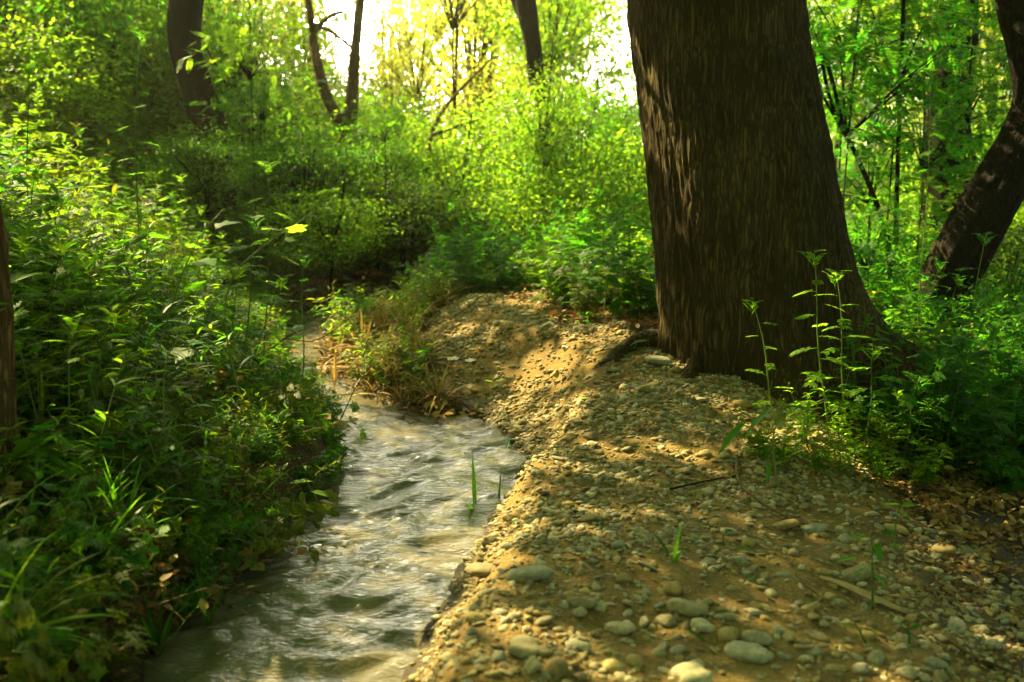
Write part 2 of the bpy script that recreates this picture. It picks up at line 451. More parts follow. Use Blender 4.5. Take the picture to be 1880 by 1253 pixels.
def water_material():
    m, N, L = new_mat('stream_water')
    out = node(N, 'ShaderNodeOutputMaterial'); p = node(N, 'ShaderNodeBsdfPrincipled')
    p.inputs['Base Color'].default_value = (0.12, 0.10, 0.055, 1); p.inputs['Roughness'].default_value = 0.04; p.inputs['IOR'].default_value = 1.333
    p.inputs['Specular IOR Level'].default_value = 0.9
    tcx = node(N, 'ShaderNodeTexCoord')
    n1 = node(N, 'ShaderNodeTexNoise'); n1.inputs['Scale'].default_value = 26; n1.inputs['Detail'].default_value = 6; n1.inputs['Distortion'].default_value = 0.8
    mp = node(N, 'ShaderNodeMapping'); mp.inputs['Scale'].default_value = (1.0, 2.4, 1.0); mp.inputs['Rotation'].default_value = (0, 0, R(15)); L.new(tcx.outputs['Object'], mp.inputs[0]); L.new(mp.outputs[0], n1.inputs['Vector'])
    b = node(N, 'ShaderNodeBump'); b.inputs['Strength'].default_value = 0.7; b.inputs['Distance'].default_value = 0.010; L.new(n1.outputs[0], b.inputs['Height']); L.new(b.outputs[0], p.inputs['Normal'])
    L.new(p.outputs[0], out.inputs['Surface'])
    return m
WATER = water_material()

def flat_material(name, c, rough=0.8):
    m, N, L = new_mat(name)
    out = node(N, 'ShaderNodeOutputMaterial'); p = node(N, 'ShaderNodeBsdfPrincipled'); p.inputs['Roughness'].default_value = rough
    tcx = node(N, 'ShaderNodeTexCoord')
    n = node(N, 'ShaderNodeTexNoise'); n.inputs['Scale'].default_value = 60; n.inputs['Detail'].default_value = 5; L.new(tcx.outputs['Object'], n.inputs['Vector'])
    mr = node(N, 'ShaderNodeMapRange'); L.new(n.outputs[0], mr.inputs[0]); mr.inputs[3].default_value = 0.6; mr.inputs[4].default_value = 1.3
    h = node(N, 'ShaderNodeHueSaturation'); h.inputs['Color'].default_value = (*c, 1); L.new(mr.outputs[0], h.inputs['Value']); L.new(h.outputs[0], p.inputs['Base Color'])
    L.new(p.outputs[0], out.inputs['Surface'])
    return m
SPLIT_WOOD = flat_material('split_wood', (0.42, 0.29, 0.12))
PALE = flat_material('pale_bark_scrap', (0.62, 0.58, 0.48))

# ------------------------------------------------------------------ ground sheet
def axis(lo, hi, step, far, n):
    k = (np.arange(1, n + 1) / n) ** 2.4
    core = np.arange(lo, hi + 1e-6, step)
    return np.concatenate([(lo - far * k)[::-1], core, hi + far * k])
gx = axis(-3.2, 3.4, 0.035, 110, 60)
gy = axis(1.2, 9.5, 0.035, 130, 60)
gX, gY = np.meshgrid(gx, gy)
H, DR, DL, INS = terrain(gX.ravel(), gY.ravel(), True)
nx, ny = len(gx), len(gy)
idx = np.arange(nx * ny).reshape(ny, nx)
a, b_, c_, d_ = idx[:-1, :-1].ravel(), idx[:-1, 1:].ravel(), idx[1:, 1:].ravel(), idx[1:, :-1].ravel()
mb = MB()
mb.add(np.stack([gX.ravel(), gY.ravel(), H], 1), np.concatenate([np.stack([a, b_, c_], 1), np.stack([a, c_, d_], 1)]))
gme = mb.mesh('ground', SOIL)
grav = on_path(gX.ravel(), gY.ravel(), DR, DL, INS).astype(float)
rightfall = sstep((gX.ravel() - (0.9 + 0.22 * (gY.ravel() - 2))) / 0.9)
grav = grav * (1 - 0.75 * rightfall)
g2d = grav.reshape(ny, nx)
g2d = (g2d + np.roll(g2d, 1, 0) + np.roll(g2d, -1, 0) + np.roll(g2d, 1, 1) + np.roll(g2d, -1, 1)) / 5
wet = np.clip(1.3 - (H - WL) / 0.09, 0, 1) * (H > WL - 1)
for nme, arr in (('gravel', g2d.ravel()), ('wet', wet)):
    at_ = gme.attributes.new(nme, 'FLOAT', 'POINT'); at_.data.foreach_set('value', arr.astype(np.float32))
GROUND = obj('ground', gme, kind='structure', label='gravel and soil ground with a raised pebble berm and a rising left bank')

# ------------------------------------------------------------------ the summer haze in the air
m, N, L = new_mat('haze_air')
out = node(N, 'ShaderNodeOutputMaterial'); pv = node(N, 'ShaderNodeVolumePrincipled')
pv.inputs['Color'].default_value = (1.0, 0.93, 0.55, 1); pv.inputs['Density'].default_value = 0.0017; pv.inputs['Anisotropy'].default_value = 0.75
L.new(pv.outputs[0], out.inputs['Volume'])
hv, hf_ = np.array([(sx, sy, sz) for sx in (-150, 150) for sy in (-150, 150) for sz in (-4, 22)], float), []
hm = bpy.data.meshes.new('haze'); hm.from_pydata(hv.tolist(), [], [(0, 1, 3, 2), (4, 6, 7, 5), (0, 4, 5, 1), (2, 3, 7, 6), (0, 2, 6, 4), (1, 5, 7, 3)]); hm.materials.append(m)
obj('haze', hm, kind='stuff', label='thin warm summer haze')

# ------------------------------------------------------------------ stream
wy = np.arange(1.3, 19.0, 0.02)
def edge_x(L, y):
    return np.interp(y, np.maximum.accumulate(L[:, 1]), L[:, 0])
NW = 56
ly, ry = edge_x(LL, wy) - 0.12, edge_x(RL, wy) + 0.30
ry = np.minimum(ry, edge_x(RL, wy) + 0.30)
tt = np.linspace(0, 1, NW)
WX = ly[:, None] + (ry - ly)[:, None] * tt[None]
WY = np.repeat(wy[:, None], NW, 1)
def waves(x, y):
    # choppy current: short crests lying across the flow, warped
    wx = x + 0.10 * fbm(x * 3, y * 3, seed=51, octv=2); wy2 = y + 0.12 * fbm(x * 3, y * 3, seed=52, octv=2)
    a = fbm(wx * 3.2 + wy2 * .8, wy2 * 8.0, seed=60, octv=2)
    r = 1 - np.abs(fbm(wx * 4.5 - wy2, wy2 * 12, seed=70, octv=2)) ** 1.4
    s = vnoise(x * 24, y * 36, seed=80)
    return 0.016 * a + 0.015 * (r - 0.6) + 0.0075 * fbm(wx * 13, wy2 * 24, seed=85, octv=2) + 0.0016 * s
WZ = WL + waves(WX, WY)
idx = np.arange(WX.size).reshape(WX.shape)
a, b_, c_, d_ = idx[:-1, :-1].ravel(), idx[:-1, 1:].ravel(), idx[1:, 1:].ravel(), idx[1:, :-1].ravel()
mb = MB(); mb.add(np.stack([WX.ravel(), WY.ravel(), WZ.ravel()], 1), np.concatenate([np.stack([a, b_, c_], 1), np.stack([a, c_, d_], 1)]))
obj('stream', mb.mesh('stream', WATER), kind='structure', label='murky rippling stream water between the banks')

# ------------------------------------------------------------------ scatter of stuff (points carrying instances)
def scatter(name, label, protos, P, rotv, scl, idx):
    col = bpy.data.collections.new(name + '_shapes')
    for k, me in enumerate(protos):
        o = bpy.data.objects.new('%s_%02d' % (name, k), me); col.objects.link(o)
    me = bpy.data.meshes.new(name)
    me.vertices.add(len(P)); me.vertices.foreach_set('co', np.asarray(P, np.float32).ravel())
    for n, t, arr, key in (('rot', 'FLOAT_VECTOR', rotv, 'vector'), ('scl', 'FLOAT_VECTOR', scl, 'vector'), ('idx', 'INT', idx, 'value')):
        A = me.attributes.new(n, t, 'POINT'); A.data.foreach_set(key, np.ascontiguousarray(arr, np.int32 if t == 'INT' else np.float32).ravel())
    o = obj(name, me, kind='stuff', label=label)
    nt = bpy.data.node_groups.new('scatter_' + name, 'GeometryNodeTree')
    nt.interface.new_socket('Geometry', in_out='INPUT', socket_type='NodeSocketGeometry')
    nt.interface.new_socket('Geometry', in_out='OUTPUT', socket_type='NodeSocketGeometry')
    N, L = nt.nodes, nt.links.new
    gi, go = N.new('NodeGroupInput'), N.new('NodeGroupOutput'); ip = N.new('GeometryNodeInstanceOnPoints'); ci = N.new('GeometryNodeCollectionInfo')
    ci.inputs['Collection'].default_value = col; ci.inputs['Separate Children'].default_value = True; ci.inputs['Reset Children'].default_value = True
    def na(n, t):
        x = N.new('GeometryNodeInputNamedAttribute'); x.data_type = t; x.inputs['Name'].default_value = n; return x.outputs['Attribute']
    L(gi.outputs[0], ip.inputs['Points']); L(ci.outputs[0], ip.inputs['Instance']); ip.inputs['Pick Instance'].default_value = True
    L(na('idx', 'INT'), ip.inputs['Instance Index']); L(na('rot', 'FLOAT_VECTOR'), ip.inputs['Rotation']); L(na('scl', 'FLOAT_VECTOR'), ip.inputs['Scale'])
    L(ip.outputs[0], go.inputs[0])
    o.modifiers.new('scatter', 'NODES').node_group = nt
    return o

# ------------------------------------------------------------------ stones
import bmesh
def ico(sub):
    b = bmesh.new(); bmesh.ops.create_icosphere(b, subdivisions=sub, radius=1.0)
    v = np.array([x.co for x in b.verts]); f = np.array([[x.index for x in q.verts] for q in b.faces]); b.free(); return v, f
ICO2, ICO3 = ico(2), ico(3)
def stone_mesh(seed, sub=2, flat=0.55, long=1.35, rough=0.25, power=1.0):
    v, f = (ICO2 if sub == 2 else ICO3)
    v = np.sign(v) * np.abs(v) ** power
    d = 1 + rough * fbm(v[:, 0] * 1.1 + seed * 3.7, v[:, 1] * 1.1, v[:, 2] * 1.1, octv=3, seed=seed)
    v = v * d[:, None] * np.array([long, 1.0, flat])
    mb = MB(); mb.add(v, f); return mb.mesh('pebble', PEB)
SMALL = [stone_mesh(i, 2, [.5, .65, .4, .8, .55, .35][i % 6], [1.2, 1.5, 1.3, 1.1, 1.7, 1.4][i % 6], .32) for i in range(8)]
BIG = [stone_mesh(40 + i, 3, [.55, .7, .45, .8, .5, .6, .38, .62][i], [1.3, 1.15, 1.6, 1.1, 1.45, 1.25, 1.5, 1.2][i], [.22, .15, .25, .18, .3, .35, .3, .22][i], [1, 1, 1, 1, .8, .75, .85, 1][i]) for i in range(8)]

def path_points(n, y0=1.7, y1=8.3, x0=-1.6, x1=3.6, power=1.5):
    u = rng.random(n)
    y = y0 + (y1 - y0) * u ** power
    x = rng.uniform(x0, x1, n)
    h, dr, dl, ins = terrain(x, y, True)
    ok = on_path(x, y, dr, dl, ins) & (dr > .004 + .03 * rng.random(n)) & (np.hypot(x - TREE[0], y - TREE[1]) > 0.55)
    px, py = project(np.stack([x, y, h], 1))
    ok &= (px > -60) & (px < 1960) & (py < 1330)
    return x[ok], y[ok], h[ok], dr[ok]
x, y, h, dr = path_points(150000)
rad = 0.0035 + 0.0085 * rng.random(len(x)) ** 2.2 + 0.0009 * (y - 2)
patchy = fbm(x * 2.2, y * 2.2, seed=90, octv=3)
right_soil = sstep((x - (1.0 + 0.22 * (y - 2))) / 0.8)
keep = rng.random(len(x)) < np.clip(0.36 + 0.55 * patchy - 0.15 * right_soil, 0.12, 1)
x, y, h, rad = x[keep], y[keep], h[keep], rad[keep]
n = len(x)
rv = np.stack([rng.normal(0, .3, n), rng.normal(0, .3, n), rng.uniform(0, 6.28, n)], 1)
scatter('gravel', 'fine ochre and grey gravel covering the berm', SMALL, np.stack([x, y, h + rad * 0.15], 1), rv, np.repeat(rad[:, None], 3, 1) * rng.uniform(.8, 1.25, (n, 3)), rng.integers(0, 8, n))

# named stones seen one by one (photo x, y, width px, height ratio, shape index, label)
HERO = [
 (1337, 1163, 50, .8, 3, 'round smooth tan stone beside a green leaf at the bottom of the berm'),
 (1387, 1172, 54, .55, 0, 'oval ochre stone touching the round tan stone near the bottom'),
 (1375, 1200, 74, .4, 2, 'long flat ochre stone lying below the oval one'),
 (1222, 1137, 44, .7, 1, 'pale grey rounded stone in the upper row of the stone cluster'),
 (1262, 1112, 60, .6, 4, 'brownish tan stone wedged above the pale grey rounded stone'),
 (1290, 1150, 42, .7, 5, 'squat tan stone between the pale grey one and the round tan one'),
 (1288, 1112, 32, .8, 1, 'small whitish stone at the top of the stone cluster'),
 (1022, 1222, 58, .7, 3, 'large pale pinkish stone close to the bottom edge of the berm'),
 (962, 1186, 62, .7, 5, 'dull olive brown stone half sunk in the gravel near the bottom'),
 (903, 992, 42, .7, 0, 'tan stone sitting near the brink above the water'),
 (973, 1054, 78, .35, 2, 'long low grey stone lying across the berm'),
 (893, 1046, 66, .45, 2, 'long grey olive stone close to the water brink'),
 (1066, 1104, 56, .6, 0, 'tan stone with a lighter upper side in the middle of the gravel'),
 (1138, 1152, 46, .6, 4, 'angular sandy stone with a squared end'),
 (1064, 1128, 34, .6, 1, 'small light grey stone below the tan one'),
 (916, 1203, 34, .7, 3, 'small round light stone near the lower brink'),
 (1270, 1240, 70, .55, 5, 'broad flat sandy stone at the bottom edge'),
 (1360, 742, 34, .6, 0, 'smooth light stone in front of the big trunk'),
 (1210, 660, 44, .6, 2, 'dark grey stone leaning against the root of the big trunk'),
 (1442, 962, 44, .5, 2, 'long tan stone on the slope below the low plants'),
 (1494, 968, 34, .8, 4, 'brown stone half buried on the dark slope'),
 (1372, 994, 30, .9, 3, 'upright tan pebble near a fallen green leaf'),
 (1710, 925, 26, 1.0, 3, 'orange tinted upright stone on the right slope'),
 (1730, 1010, 44, .5, 2, 'long buff stone on the far right slope'),
 (1570, 1055, 52, .5, 4, 'flat light stone beside the seedling on the right slope'),
 (1715, 1215, 44, .6, 0, 'buff stone low on the right slope'),
 (1665, 1235, 40, .8, 1, 'pale grey stone at the bottom of the right slope'),
 (1580, 1225, 34, 1.0, 3, 'rounded ochre stone lower right beside a twig'),
 (1216, 884, 26, .7, 0, 'small white pebble on the sunlit crest of the berm'),
 (1082, 800, 28, .6, 1, 'tan pebble on the sunlit middle of the berm'),
]
ANG = []
for i, (px, py, w, hr, k, lab) in enumerate(HERO):
    g = ground(px, py + w * hr * 0.3)
    dist = math.hypot(g[0], g[1])
    rr = w / FPX * dist / 2
    o = obj('stone', BIG[k], label=lab, cat='stone')
    o.scale = (rr / 1.25, rr / 1.25, rr / 1.25)
    o.rotation_euler = (rnd.gauss(0, .12), rnd.gauss(0, .12), rnd.uniform(-.4, .4))
    o.location = (g[0], g[1], g[2] + rr * 0.22)
    ANG.append((g[0], g[1], rr))
x, y, h, dr = path_points(2600, power=1.25)
cnt = 0
placed = list(ANG)
for i in range(len(x)):
    if cnt >= 300: break
    dist = math.hypot(x[i], y[i])
    rr = 0.011 + 0.020 * rnd.random() ** 2.4 + 0.0012 * (dist - 2)
    if y[i] > 5.2: rr *= .8
    if any((x[i] - a) ** 2 + (y[i] - b) ** 2 < (rr + c) ** 2 * 1.1 for a, b, c in placed): continue
    placed.append((x[i], y[i], rr))
    o = obj('pebble', BIG[rnd.randrange(8)], parent=GROUND)
    o.scale = (rr / 1.2,) * 3
    o.rotation_euler = (rnd.gauss(0, .2), rnd.gauss(0, .2), rnd.uniform(0, 6.28))
    o.location = (x[i], y[i], h[i] + rr * 0.2)
    cnt += 1
# medium pebbles past the first 300, joined as stuff
x, y, h, dr = path_points(4300, power=1.35)
n = len(x)
rad = 0.007 + 0.014 * rng.random(n) ** 2.5
rv = np.stack([rng.normal(0, .25, n), rng.normal(0, .25, n), rng.uniform(0, 6.28, n)], 1)
scatter('pebbles', 'rounded tan, grey and olive pebbles strewn over the berm', BIG, np.stack([x, y, h + rad * 0.2], 1), rv, np.repeat(rad[:, None], 3, 1) * rng.uniform(.8, 1.2, (n, 3)), rng.integers(0, 8, n))

# ------------------------------------------------------------------ leaf shapes (unit length along +X)
def T_oval(w=0.45, fold=0.12, droop=0.15):
    xs = [0.0, 0.25, 0.6, 1.0]; ws = [0.0, .85, .9, 0.0]
    v = []
    for x_, k in zip(xs, ws):
        z = -droop * x_ * x_
        v += [(x_, 0, z - fold * 0.5 * k * w)] + ([(x_, w / 2 * k, z + fold * k * w), (x_, -w / 2 * k, z + fold * k * w)] if k else [])
    v = np.array(v)
    f = [(0, 2, 1), (0, 1, 3), (1, 2, 5), (1, 5, 4), (3, 1, 4), (3, 4, 6), (4, 5, 7), (6, 4, 7)]
    return v, np.array(f)
def T_diamond(w=0.5):
    return np.array([(0, 0, 0), (.5, w / 2, .06), (1, 0, -.05), (.5, -w / 2, .06)]), np.array([(0, 2, 1), (0, 3, 2)])
def T_lobed(pairs=4, seed=0, w=0.62):
    r = random.Random(seed); V, F = [], []
    def q(p0, d, l, wd, z0):
        n = len(V); dx, dy = d; nx_, ny_ = -dy, dx
        zz = lambda X: -0.22 * X * X
        for (s, t) in ((0, 0), (.55, .5), (1, 0), (.55, -.5)):
            X = p0[0] + dx * l * s + nx_ * wd * t; Y = p0[1] + dy * l * s + ny_ * wd * t
            V.append((X, Y, zz(X) - .25 * Y * Y + z0 + (.02 if t else 0)))
        F.extend([(n, n + 2, n + 1), (n, n + 3, n + 2)])
    # midrib blade
    n = len(V)
    for X in (0, .35, .7, 1.0):
        wd = [.012, .05, .06, .0][int(round(X * 3)) if X < 1 else 3]
        V.append((X, wd, -.22 * X * X)); V.append((X, -wd, -.22 * X * X))
    for k in range(3):
        a = n + 2 * k; F.extend([(a, a + 1, a + 3), (a, a + 3, a + 2)])
    for i in range(pairs):
        X = .28 + .52 * i / max(1, pairs - 1)
        l = w * (.42 + .30 * math.sin(PI * (i + .7) / (pairs + .6))) * r.uniform(.85, 1.15)
        for s in (1, -1):
            an = R(48 - 6 * i + r.uniform(-6, 6))
            q((X, 0), (math.cos(an), s * math.sin(an)), l, l * .42, 0)
            # side tooth
            q((X + l * .4 * math.cos(an), s * l * .4 * math.sin(an)), (math.cos(an * .3), s * math.sin(an * .3)), l * .45, l * .22, .004)
    q((.78, 0), (1, 0), .32, .13, 0)
    return np.array(V), np.array(F)
def T_maple(seed=0):
    r = random.Random(seed); V = [(0.38, 0, 0.0)]
    angs = [180, 150, 118, 100, 74, 52, 36, 16, 0]
    rads = [.34, .50, .62, .40, .70, .44, .50, .50, .66]
    pts = [(a, q) for a, q in zip(angs, rads)] + [(-a, q) for a, q in list(zip(angs, rads))[1:-1][::-1]]
    for a, q in pts:
        q *= r.uniform(.92, 1.08)
        X = .38 + q * math.cos(R(a)); Y = q * .95 * math.sin(R(a))
        V.append((X, Y, .10 * abs(Y) - .22 * max(0, X) ** 2 + r.uniform(-.02, .02)))
    n = len(V) - 1
    F = [(0, 1 + (k + 1) % n, 1 + k) for k in range(n)]
    return np.array(V), np.array(F)
def T_blade(w=0.03, droop=0.6, seg=6, up=0.0):
    V, F = [], []
    for k in range(seg + 1):
        t = k / seg; an = up - droop * 2.2 * t
        # integrate arc
        if k == 0: X = Z = 0.0
        else:
            X += math.cos(an) / seg; Z += math.sin(an) / seg
        wd = w * (0.55 + 1.2 * t * (1 - t) * 2) * (1 - t ** 3) / 2
        V += [(X, wd, Z), (X, -wd, Z)]
        if k: a = 2 * k; F += [(a - 2, a - 1, a + 1), (a - 2, a + 1, a)]
    return np.array(V), np.array(F)
def T_pinnate(pairs=8, lw=.38, ll=.24, seed=0):
    r = random.Random(seed); mbx = MB(); ov = T_oval(lw, .1, .1); Ms = []
    for i in range(pairs):
        X = .14 + .80 * i / pairs; sc_ = ll * (1 - .35 * abs(i / pairs - .4)) * r.uniform(.9, 1.1)
        for s in (1, -1):
            Ms.append(TMs([(X, 0, -.18 * X * X)], s * R(72 + r.uniform(-8, 8)), R(r.uniform(-22, 2)), 0, sc_)[0])
    Ms.append(TMs([(.95, 0, -.17)], 0, R(-15), 0, ll)[0])
    mbx.inst(ov[0], ov[1], np.array(Ms))
    V, F = tube([(0, 0, 0), (.5, 0, -.045), (.97, 0, -.17)], [.008, .006, .003], 3, False)
    mbx.add(V, F)
    return np.vstack(mbx.v), np.vstack(mbx.f)
OVAL, OVALW, DIA = T_oval(), T_oval(.6), T_diamond()
LANCE = T_oval(.22, .1, .3)
LOBED = [T_lobed(4, 1), T_lobed(3, 2), T_lobed(4, 3, .75)]
MAPLE = [T_maple(1), T_maple(2), T_maple(3)]
BLADES = [T_blade(.035, .25), T_blade(.03, .5), T_blade(.026, .85), T_blade(.04, .65)]
PINN = [T_pinnate(8, .40, .25, 1), T_pinnate(10, .34, .21, 2)]
ga = PI * (3 - math.sqrt(5))

def stem_path(h, lean, az, n=7, wob=.02, r=rnd):
    t = np.linspace(0, 1, n)
    return np.stack([lean * h * t ** 1.6 * math.cos(az) + wob * h * np.sin(t * 5 + r.random() * 6), lean * h * t ** 1.6 * math.sin(az) + wob * h * np.sin(t * 4 + r.random() * 6), h * t], 1)

def mugwort_layout(h, r, nleaf=16, size=.12, lean=.08):
    """stem path and one row per leaf: position, azimuth, pitch, roll, length"""
    p = stem_path(h, lean * r.uniform(.3, 1.5), r.uniform(0, 6.28), 8, .012, r)
    rows = []; a0 = r.uniform(0, 6.28)
    for i in range(nleaf):
        t = .14 + .82 * (i / nleaf) ** .9
        q = np.array([np.interp(t, np.linspace(0, 1, 8), p[:, k]) for k in range(3)])
        rows.append((q, a0 + i * ga, R(r.uniform(-12, 22) + 18 * t), R(r.uniform(-18, 18)), size * (1.1 - .55 * t) * r.uniform(.8, 1.2)))
    for i in range(7):
        rows.append((p[-1] - np.array([0, 0, .012 * i]), a0 + i * ga, R(28 + 8 * i), 0, size * .42 * r.uniform(.8, 1.1)))
    return p, rows

def herb_mesh(name, kind, seed, mat, mat2=None):
    r = random.Random(seed); mb = MB(); q = np.random.default_rng(seed)
    mats = [mat, L_STEM]
    if kind == 'mugwort':
        for s in range(r.choice([1, 2, 2, 3])):
            h = r.uniform(.45, .75); p, rows = mugwort_layout(h, r, 15, .13, .2)
            off = np.array([r.gauss(0, .04), r.gauss(0, .04), 0])
            v, f = tube(p + off, np.linspace(.0035, .0015, len(p)), 4, False); mb.add(v, f, 1)
            M = np.concatenate([TMs(a[0] + off, a[1], a[2], a[3], a[4]) for a in rows])
            T = LOBED[seed % 3]; mb.inst(T[0], T[1], M)
    elif kind == 'bushy':       # many fine lobed leaves on branching stems
        for s in range(6):
            az, h = r.uniform(0, 6.28), r.uniform(.22, .42)
            p = stem_path(h, r.uniform(.3, 1.0), az, 6, .03, r); v, f = tube(p, [.003, .0025, .002, .002, .0015, .001], 3, False); mb.add(v, f, 1)
            n = 16; t = q.uniform(.2, 1, n)
            P = np.stack([np.interp(t, np.linspace(0, 1, 6), p[:, k]) for k in range(3)], 1)
            T = LOBED[s % 3]; mb.inst(T[0], T[1], TMs(P, q.uniform(0, 6.28, n), q.uniform(-.3, .6, n), q.normal(0, .3, n), q.uniform(.05, .10, n)))
    elif kind == 'fern':        # airy stems with narrow feathery leaves
        for s in range(5):
            az, h = r.uniform(0, 6.28), r.uniform(.3, .55)
            p = stem_path(h, r.uniform(.2, .7), az, 6, .03, r); v, f = tube(p, [.0025, .0022, .002, .0018, .0014, .001], 3, False); mb.add(v, f, 1)
            n = 20; t = q.uniform(.15, 1, n)
            P = np.stack([np.interp(t, np.linspace(0, 1, 6), p[:, k]) for k in range(3)], 1)
            mb.inst(LANCE[0], LANCE[1], TMs(P, q.uniform(0, 6.28, n), q.uniform(-.3, .8, n), q.normal(0, .5, n), q.uniform(.05, .11, n)))
    elif kind == 'oval':
        for s in range(5):
            az, h = r.uniform(0, 6.28), r.uniform(.2, .45)
            p = stem_path(h, r.uniform(.2, .9), az, 6, .03, r); v, f = tube(p, [.003, .0025, .002, .002, .0015, .001], 3, False); mb.add(v, f, 1)
            n = 22; t = np.linspace(.15, 1, n)
            P = np.stack([np.interp(t, np.linspace(0, 1, 6), p[:, k]) for k in range(3)], 1)
            mb.inst(OVAL[0], OVAL[1], TMs(P, np.arange(n) * ga, q.uniform(-.3, .5, n), q.normal(0, .3, n), q.uniform(.035, .075, n)))
    elif kind == 'grass':
        for T in BLADES:
            n = 9; P = np.stack([q.normal(0, .03, n), q.normal(0, .03, n), np.zeros(n)], 1)
            mb.inst(T[0], T[1], TMs(P, q.uniform(0, 6.28, n), q.uniform(.85, 1.45, n), q.normal(0, .3, n), q.uniform(.22, .52, n)))
    elif kind == 'reed':        # grassy stems with long side blades
        for s in range(3):
            h = r.uniform(.35, .6); p = stem_path(h, r.uniform(.1, .5), r.uniform(0, 6.28), 6, .02, r) + np.array([r.gauss(0, .05), r.gauss(0, .05), 0])
            v, f = tube(p, np.linspace(.0028, .0015, 6), 4, False); mb.add(v, f, 1)
            n = 9; t = np.linspace(.15, 1, n)
            P = np.stack([np.interp(t, np.linspace(0, 1, 6), p[:, k]) for k in range(3)], 1)
            T = T_blade(.075, .55); mb.inst(T[0], T[1], TMs(P, q.uniform(0, 6.28, n), q.uniform(.3, 1.1, n), q.normal(0, .2, n), q.uniform(.14, .27, n)))
    elif kind == 'clump':       # low ground cover
        n = 90; P = np.stack([q.normal(0, .08, n), q.normal(0, .08, n), q.uniform(.01, .13, n)], 1)
        mb.inst(OVALW[0], OVALW[1], TMs(P, q.uniform(0, 6.28, n), q.uniform(-.4, .5, n), q.normal(0, .3, n), q.uniform(.018, .045, n)))
    elif kind == 'broad':
        n = 9; p = stem_path(.28, .2, r.uniform(0, 6), 6, .02, r); v, f = tube(p, [.003, .0025, .002, .002, .0015, .001], 4, False); mb.add(v, f, 1)
        t = np.linspace(.35, 1, n); P = np.stack([np.interp(t, np.linspace(0, 1, 6), p[:, k]) for k in range(3)], 1)
        T = MAPLE[seed % 3]; mb.inst(T[0], T[1], TMs(P, np.arange(n) * ga, q.uniform(-.2, .5, n), q.normal(0, .2, n), q.uniform(.06, .12, n)))
    elif kind == 'litter':
        n = 40; P = np.stack([q.normal(0, .09, n), q.normal(0, .09, n), q.uniform(.0, .012, n)], 1)
        mb.inst(OVALW[0], OVALW[1], TMs(P, q.uniform(0, 6.28, n), q.normal(0, .35, n), q.normal(0, .5, n), q.uniform(.02, .06, n)))
        for k in range(9):
            a0 = np.array([r.gauss(0, .08), r.gauss(0, .08), .006]); az = r.uniform(0, 6.28); l = r.uniform(.05, .18)
            v, f = tube([a0, a0 + np.array([math.cos(az) * l / 2, math.sin(az) * l / 2, .01]), a0 + np.array([math.cos(az + .2) * l, math.sin(az + .2) * l, .0])], [.002, .0017, .001], 3, False); mb.add(v, f, 1)
        mats = [mat, TWIG]
    return mb.mesh(name, mats)

USED = set()
MARKS = [(370, 170, 'the curved dark trunk'), (640, 230, 'the forked tree'), (985, 130, 'the thin leaning trunk'), (10, 620, 'the pale trunk at the left edge'), (360, 490, 'the big lobed leaves'),
 (600, 700, 'the bend of the stream'), (490, 990, 'the left water line'), (80, 1120, 'the dark soil at lower left'), (200, 800, 'the lower left herbs'), (100, 60, 'the top left corner'), (820, 240, 'the bare slanting branches'),
 (890, 550, 'the far end of the gravel'), (1200, 600, 'the left foot of the big trunk'), (1160, 150, 'the left side of the big trunk'), (1560, 100, 'the upper right side of the big trunk'), (1600, 650, 'the right foot of the big trunk'), (1647, 300, 'the straight sapling'),
 (1780, 430, 'the leaning black trunk'), (1745, 200, 'the stout broken trunk'), (1800, 780, 'the shaded herbs at the right edge'), (1540, 840, 'the low leafy patch'), (500, 330, 'the pale topped mugwort'), (260, 330, 'the thin tall weed stem')]
def where(px, py, what):
    mx_, my_, nm = min(MARKS, key=lambda q_: math.hypot(q_[0] - px, q_[1] - py))
    dx, dy_ = px - mx_, py - my_
    d = math.hypot(dx, dy_)
    r_ = ('close by' if d < 35 else ('just ' if d < 85 else 'well ' if d > 150 else '') + (('right of' if dx > 0 else 'left of') if abs(dx) > abs(dy_) else ('below' if dy_ > 0 else 'above')))
    out_ = ' '.join((what + ' ' + r_ + ' ' + nm).split()[:16])
    if out_ in USED:
        near = sorted(MARKS, key=lambda q_: math.hypot(q_[0] - px, q_[1] - py))
        for k_ in (1, 2, 3):
            alt = what + ' between ' + near[0][2] + ' and ' + near[k_][2]
            if alt not in USED and len(alt.split()) <= 16:
                out_ = alt; break
    USED.add(out_)
    return out_
